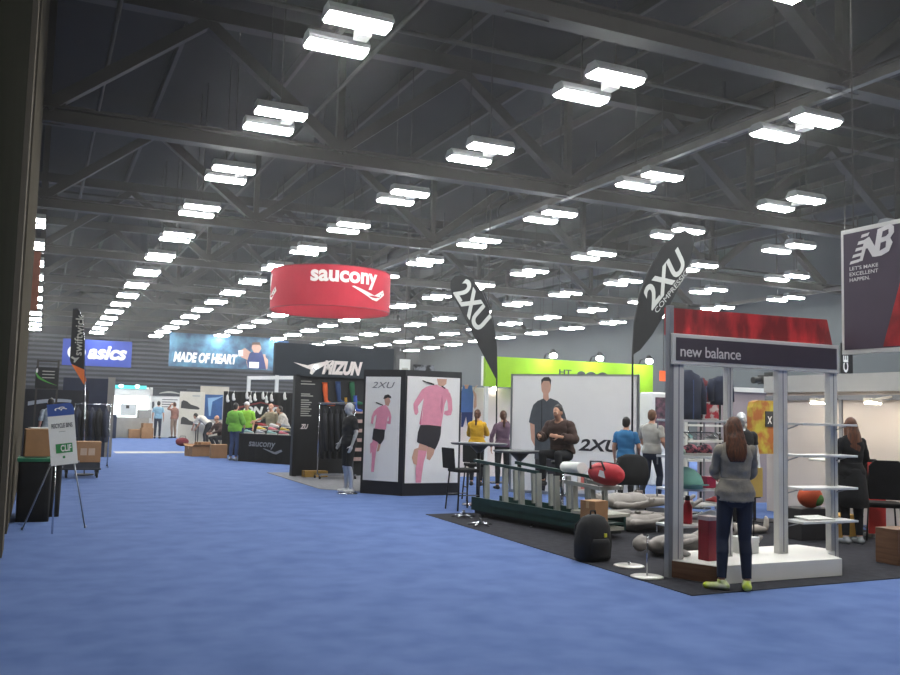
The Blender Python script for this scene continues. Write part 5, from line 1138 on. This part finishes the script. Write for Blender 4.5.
# ------------------------------------------------------------------ visitors and staff
C_ = lambda n, h, r=.85, v=.15, s=9., b=.2: pm(n, h, r, v, s, bump=b)
BROWNH, DARKH, GREYH, SANDH = pm('hair_brown', '#64381f', .5, hex2='#3a2014', scale=60., stretch=(1., 1., .08), bump=.5), C_('hair_dark', '#1d1614', .5, .4, 25.), C_('hair_grey', '#8d867e', .6, .2, 25.), C_('hair_sandy', '#6b4a34', .6, .3, 25.)
JEANS, BLACKP, DJEANS = C_('jeans_blue', '#3a4d74'), C_('trousers_black', '#191a1f'), C_('jeans_dark', '#22293b')
NEON = pm('shoe_neon', '#c4d62f', .6, hex2='#d9dcc8', scale=9.)
# woman at the display stand, seen from behind
a_ = (F(722, 586)+F(738, 586))*.5
def specs(root, sc, q): pass
body('person in grey sweater and dark jeans sorting goods at the display stand, long brown hair', (6.07, 6.68, .009), -.5, 1.64,
     dict(hea=(-.01, .04, 1.605), hpitch=-.12, elL=(-.195, .07, 1.17), wrL=(-.12, .29, 1.10), elR=(.195, .07, 1.17), wrR=(.14, .29, 1.06), anL=(-.14, -.02, .085), knL=(-.12, .03, .50), anR=(.11, -.02, .085), ftL=1.25, ftR=-.2),
     C_('sweater_grey', '#8d867b', .95, .12, 30., .3), DJEANS, NEON, BROWNH, 'long', female=True, vox=.008, loose=.016, hem=.06)
# woman in black at the right
body('person in long black coat with long brown hair beside the display stand, seen from behind', (9.92, 8.72, .009), -.25, 1.68,
     dict(elR=(.24, .02, 1.17), wrR=(.2, .2, 1.02), elL=(-.24, .02, 1.17), wrL=(-.17, .22, 1.05)), C_('coat_black', '#17171a', .95, .3, 20.), BLACKP, SHC['grey'], BROWNH, 'verylong', female=True, vox=.009, loose=.022, hem=.0, coat=MATS['coat_black'])
# man in grey T-shirt walking right
body('person in grey T-shirt and dark jeans walking right past the white wall', (10.48, 13.74, 0), -1.1, 1.77,
     dict(knR=(.09, .16, .52), anR=(.09, .10, .10), knL=(-.09, -.02, .50), anL=(-.09, -.32, .13), elR=(.25, -.06, 1.16), wrR=(.25, .12, .98), elL=(-.26, .06, 1.16), wrL=(-.24, .25, 1.02)),
     C_('tshirt_grey', '#a8a69f'), DJEANS, SHC['black'], SANDH, 'short', sleeve=.38)
body('person in blue polo shirt and dark trousers near the right end of the white wall', (9.76, 13.55, 0), -.9, 1.62,
     dict(elR=(.25, .02, 1.15), wrR=(.2, .22, 1.0)), C_('polo_blue', '#2f6f9f'), BLACKP, SHC['black'], DARKH, 'short', sleeve=.36)
# seated man at the high table
def seated(label, x, y, rz, top, hair, z=.62, **kw):
    q = dict(pel=(0, 0, z+.09), che=(0, .08, z+.40), nec=(0, .13, z+.60), hea=(0, .19, z+.745), hpitch=-.25, knL=(-.14, .42, z+.08), knR=(.16, .40, z+.08), anL=(-.14, .40, max(.12, z-.36)), anR=(.18, .32, max(.12, z-.36)),
             elL=(-.27, .12, z+.32), wrL=(-.12, .36, z+.36), elR=(.29, .16, z+.34), wrR=(.22, .40, z+.36))
    return body(label, (x, y, 0), rz, 1.75, q, top, BLACKP, SHC['black'], hair, 'short', **kw)
bx, by = 7.90, 12.72
t = thing('bar_stool', 'dark bar stool carrying the seated man in the brown shirt', 'stool', (bx, by, 0))
m = MB(); m.cyl((0, 0, .80), (0, 0, .85), .19, n=28); m.build('seat', BLACK, t); m = MB(); m.cyl((0, 0, .03), (0, 0, .8), .03); m.build('pedestal', CHROME, t); m = MB(); m.cyl((0, 0, 0), (0, 0, .03), .2, n=28); m.build('base', CHROME, t)
m = MB(); m.tube([(.16*math.cos(i*PI/8), .16*math.sin(i*PI/8), .3) for i in range(17)], .01, 6); m.build('foot_ring', CHROME, t)
seated('person in brown shirt sitting at the high table before the white wall', bx, by, 2.1, C_('shirt_brown', '#43302b'), DARKH, .90, sleeve=.9, loose=.045)
# two women at the pinkish booth wall
q_ = WY(477, 440, 18.); body('person in yellow jacket standing at the pinkish booth wall', (q_.x, 18., .0), -.7, 1.70, dict(elR=(.22, .10, 1.18), wrR=(.05, .27, 1.22), elL=(-.22, .10, 1.16), wrL=(-.02, .27, 1.12)), C_('jacket_yellow', '#d0a01c'), BLACKP, SHC['black'], BROWNH, 'pony', female=True, loose=.024)
q_ = WY(502, 440, 17.1); body('person in mauve top with a long ponytail, next to the yellow jacket', (q_.x+.02, 17.1, .0), -.3, 1.69, dict(elR=(.25, .10, 1.22), wrR=(.10, .14, 1.50), elL=(-.25, .02, 1.15)), C_('top_mauve', '#6f5566'), BLACKP, SHC['black'], BROWNH, 'pony', female=True)
# staff and visitors at the draped shoe table
GT = C_('tshirt_green', '#6fae3a'); GT2 = C_('tshirt_lime', '#8cc63a')
body('broad person in green T-shirt and jeans at the left end of the shoe table', (5.43, 27.3, 0), -.9, 1.74, dict(elL=(-.27, .02, 1.15), wrL=(-.22, .2, 1.0), elR=(.26, .05, 1.15), wrR=(.15, .25, 1.02)), GT, JEANS, SHC['grey'], DARKH, 'short', sleeve=.55, loose=.05, hem=.05, vox=.013)
q_ = WY(245.5, 440, 28.9); body('person in lime T-shirt and pale cap behind the left end of the shoe table', (q_.x, 28.9, 0), 2.6, 1.79, {}, GT2, JEANS, SHC['grey'], DARKH, 'short', sleeve=.5, loose=.03, vox=.013, cap=SHC['white'])
q_ = WY(270, 440, 28.3); body('person in khaki shirt reaching over the shoes on the draped table', (q_.x, 28.3, 0), 2.3, 1.76, dict(elR=(.30, .10, 1.24), wrR=(.42, .28, 1.16), hpitch=-.3), C_('shirt_khaki', '#9a9077'), BLACKP, SHC['black'], GREYH, 'bald', sleeve=.5, vox=.013)
q_ = WY(286, 440, 27.75); body('person in white shirt bending at the right end of the shoe table', (q_.x, 27.75, 0), 1.5, 1.74, dict(che=(0, .10, 1.24), nec=(0, .18, 1.42), hea=(0, .25, 1.56), elR=(.22, .22, 1.12), wrR=(.12, .38, 1.0), elL=(-.22, .22, 1.12), wrL=(-.12, .38, 1.0)), C_('shirt_white', '#c9c3b8'), BLACKP, SHC['black'], DARKH, 'short', sleeve=.5, vox=.013)
q_ = F(219, 457)*1.07; body('grey-haired person in brown crouching left of the green T-shirt', (q_.x, q_.y, 0), 2.0, 1.68, dict(pel=(0, -.12, .62), che=(0, .06, .90), nec=(0, .12, 1.09), hea=(0, .17, 1.24), knL=(-.14, .30, .55), knR=(.14, .30, .55), anL=(-.14, .02, .085), anR=(.14, .02, .085), elL=(-.24, .22, .80), wrL=(-.12, .42, .72), elR=(.24, .22, .80), wrR=(.12, .42, .72)), C_('shirt_dark_brown', '#4b3733'), BLACKP, SHC['black'], GREYH, 'bald', vox=.013)
q_ = F(208, 448); body('person in white shirt bending over the goods by the blue poster', (q_.x, q_.y+.6, 0), .9, 1.72, dict(pel=(0, -.08, .93), che=(0, .18, 1.12), nec=(0, .36, 1.17), hea=(0, .49, 1.22), hpitch=-.6, elL=(-.22, .42, .95), wrL=(-.15, .52, .75), elR=(.22, .42, .95), wrR=(.15, .52, .75)), C_('shirt_white', '#c9c3b8'), BLACKP, SHC['black'], DARKH, 'short', sleeve=.5, vox=.014)
# far visitors
q_ = F(157, 438.5); body('person in pale blue shirt and dark jeans standing at the aisle end', (q_.x, q_.y, 0), -.2, 1.80, {}, C_('shirt_pale_blue', '#8ab0c2'), DJEANS, SHC['black'], DARKH, 'short', sleeve=.4, vox=.014)
q_ = F(173, 438); body('person in brown clothes with a raised arm at the far white wall', (q_.x, q_.y, 0), .6, 1.76, dict(elL=(-.28, .12, 1.42), wrL=(-.10, .14, 1.62)), C_('shirt_rust', '#8a5f50'), C_('trousers_tan', '#8a7361'), SHC['black'], BROWNH, 'short', vox=.014)
q_ = WY(50, 420, 25.); body('dark-haired person in pale shirt standing behind the left cartons', (q_.x, 25., 0), .2, 1.72, {}, C_('shirt_ice', '#a9b4bd'), BLACKP, SHC['black'], DARKH, 'short', sleeve=.5, vox=.013)
# ------------------------------------------------------------------ mannequins
SILV = pm('mannequin_silver', '#b4b6ba', .28, .05, 8., metal=.5); MANG = pm('mannequin_grey', '#8d8782', .6, .1, 6.)
q_ = F(347, 494)
r_ = body('silver mannequin in black sportswear standing beside the poster tower', (q_.x+.04, q_.y+.1, .02), 1.7, 1.74, dict(knL=(-.10, .03, .50), anL=(-.10, -.03, .085), elR=(.24, -.05, 1.15), wrR=(.24, .08, .95)), C_('sport_black', '#15161a'), MATS['sport_black'], None, None, skin=SILV, sleeve=.4, bare=1.0, mannequin=True, category='mannequin', name='mannequin', loose=.018)
m = MB(); m.lathe([(.001, -.02), (.2, -.02), (.2, -.012), (.001, -.008)], n=32); m.build('base_plate', CHROME, r_)
def lying(lab, p, q, roll, H=1.7, pose=None, z=.15):
    """a mannequin lying on the floor with its head at p and feet towards q"""
    d = Vector(q)-Vector(p); d.z = 0; d.normalize()
    r = body(lab, (0, 0, 0), 0, H, pose or {}, None, None, None, None, skin=MANG, mannequin=True, category='mannequin', name='mannequin', vox=.012)
    yax = V(0, 0, 1); zax = -d; xax = yax.cross(zax)
    M = Matrix((xax, yax, zax)).transposed().to_4x4(); M = M@Matrix.Rotation(roll, 4, 'Z')
    o = Vector(p)+d*H; M.translation = V(o.x, o.y, z); r.matrix_world = M; return r
ARMS = dict(elL=(-.235, .0, 1.155), elR=(.235, 0, 1.155), wrL=(-.22, .05, .92), wrR=(.22, .05, .92), ftL=0, ftR=0, anL=(-.1, 0, .085), anR=(.1, 0, .085), tdL=(0, .6, -.8), tdR=(0, .6, -.8))
lying('grey mannequin lying on the dark carpet, lowest of the pile beyond the rucksack', V(7.25, 10.55, 0), V(8.8, 10.35, 0), .1, 1.72, ARMS, .135)
lying('grey mannequin lying across the pile beyond the rucksack, its head to the left', V(7.2, 11.2, 0), V(8.9, 11.0, 0), .0, 1.72, ARMS, .135)
lying('grey mannequin torso and legs lying on top of the pile', V(7.2, 10.86, 0), V(8.8, 10.64, 0), -.2, 1.68, ARMS, .40)
lying('grey mannequin on the carpet between the round discs and display stand', V(6.3, 8.62, 0), V(7.9, 8.5, 0), .2, 1.68, dict(ARMS, elL=(-.32, .0, 1.2), wrL=(-.42, .06, 1.0), knL=(-.12, .18, .52), anL=(-.12, .02, .12)), .135)
# loose leg lying behind the plinth
a_, b_ = F(742, 536), F(780, 532)
t = thing('leg_mannequin', 'loose pale mannequin leg lying on the dark carpet seen behind the woman', 'mannequin leg', (a_.x, a_.y, .009), math.atan2(b_.y-a_.y, b_.x-a_.x))
m = MB(); m.tube([(-.25, 0, .10), (0, 0, .09), (.18, 0, .075), (.36, 0, .07), (.52, 0, .05), (.56, 0, .06)], [.085, .075, .058, .06, .036, .035], 16); m.tube([(.55, 0, .035), (.58, .0, .10), (.585, 0, .19), (.57, 0, .235)], [.035, .04, .034, .015], 12); m.build('leg_body', pm('mannequin_pale', '#b5ada6', .5, .08, 6.), t); m = MB(); m.cyl((-.262, 0, .10), (-.25, 0, .10), .05, n=20); m.build('joint_plate', CHROME, t)
q_ = WY(741, 430, 10.2)
r_ = body('silver-headed mannequin in black behind the woman in the grey sweater', (q_.x+.0, 10.2, .02), 2.7, 1.72, {}, MATS['sport_black'], MATS['sport_black'], None, None, skin=SILV, sleeve=.3, mannequin=True, category='mannequin', name='mannequin')
m = MB(); m.lathe([(.001, -.02), (.2, -.02), (.2, -.012), (.001, -.008)], n=32); m.build('base_plate', CHROME, r_)
m = MB(); m.box(-.10, .10, -.01, .01, 0, .36); tag(m.build('paper_bag', pm('yellow_paper', '#c8a95a', .8, .08, 6.), None, loc=(0, 0, 0)), 'flat yellow card standing at the right of the woman in grey', 'card')
bpy.data.objects['paper_bag'].name = 'yellow_card'
q_ = WY(756, 497, 8.6); bpy.data.objects['yellow_card'].location = (q_.x, 8.6, q_.z)
t = thing('card_stand', 'thin black stand holding the yellow card beside the woman in grey', 'stand', (q_.x, 8.64, 0)); m = MB(); m.cyl((0, 0, .02), (0, 0, q_.z+.3), .008, n=8); m.build('pole', BLACK, t); m = MB(); m.cyl((0, 0, .009), (0, 0, .02), .12, n=20); m.bar((-.08, -.03, q_.z-.008), (.08, -.03, q_.z-.008), .012); m.build('base', BLACK, t)
# ------------------------------------------------------------------ daylight-free hall: faint ambient, display settings
w = bpy.data.worlds.new('world'); S.world = w; w.use_nodes = True
w.node_tree.nodes['Background'].inputs[0].default_value = (.7, .68, .66, 1); w.node_tree.nodes['Background'].inputs[1].default_value = .05
HZ = 1
if HZ:
    v_ = w.node_tree.nodes.new('ShaderNodeVolumeScatter'); v_.inputs['Density'].default_value = .0014; v_.inputs['Anisotropy'].default_value = .85
    w.node_tree.links.new(v_.outputs[0], w.node_tree.nodes['World Output'].inputs['Volume'])
S.view_settings.view_transform = 'Standard'; S.view_settings.look = 'None'; S.view_settings.gamma = 1; S.view_settings.use_curve_mapping = False
S.view_settings.exposure = 0.05
S.cycles.use_denoising = True; S.cycles.max_bounces = 5; S.cycles.diffuse_bounces = 3; S.cycles.sample_clamp_indirect = 4.
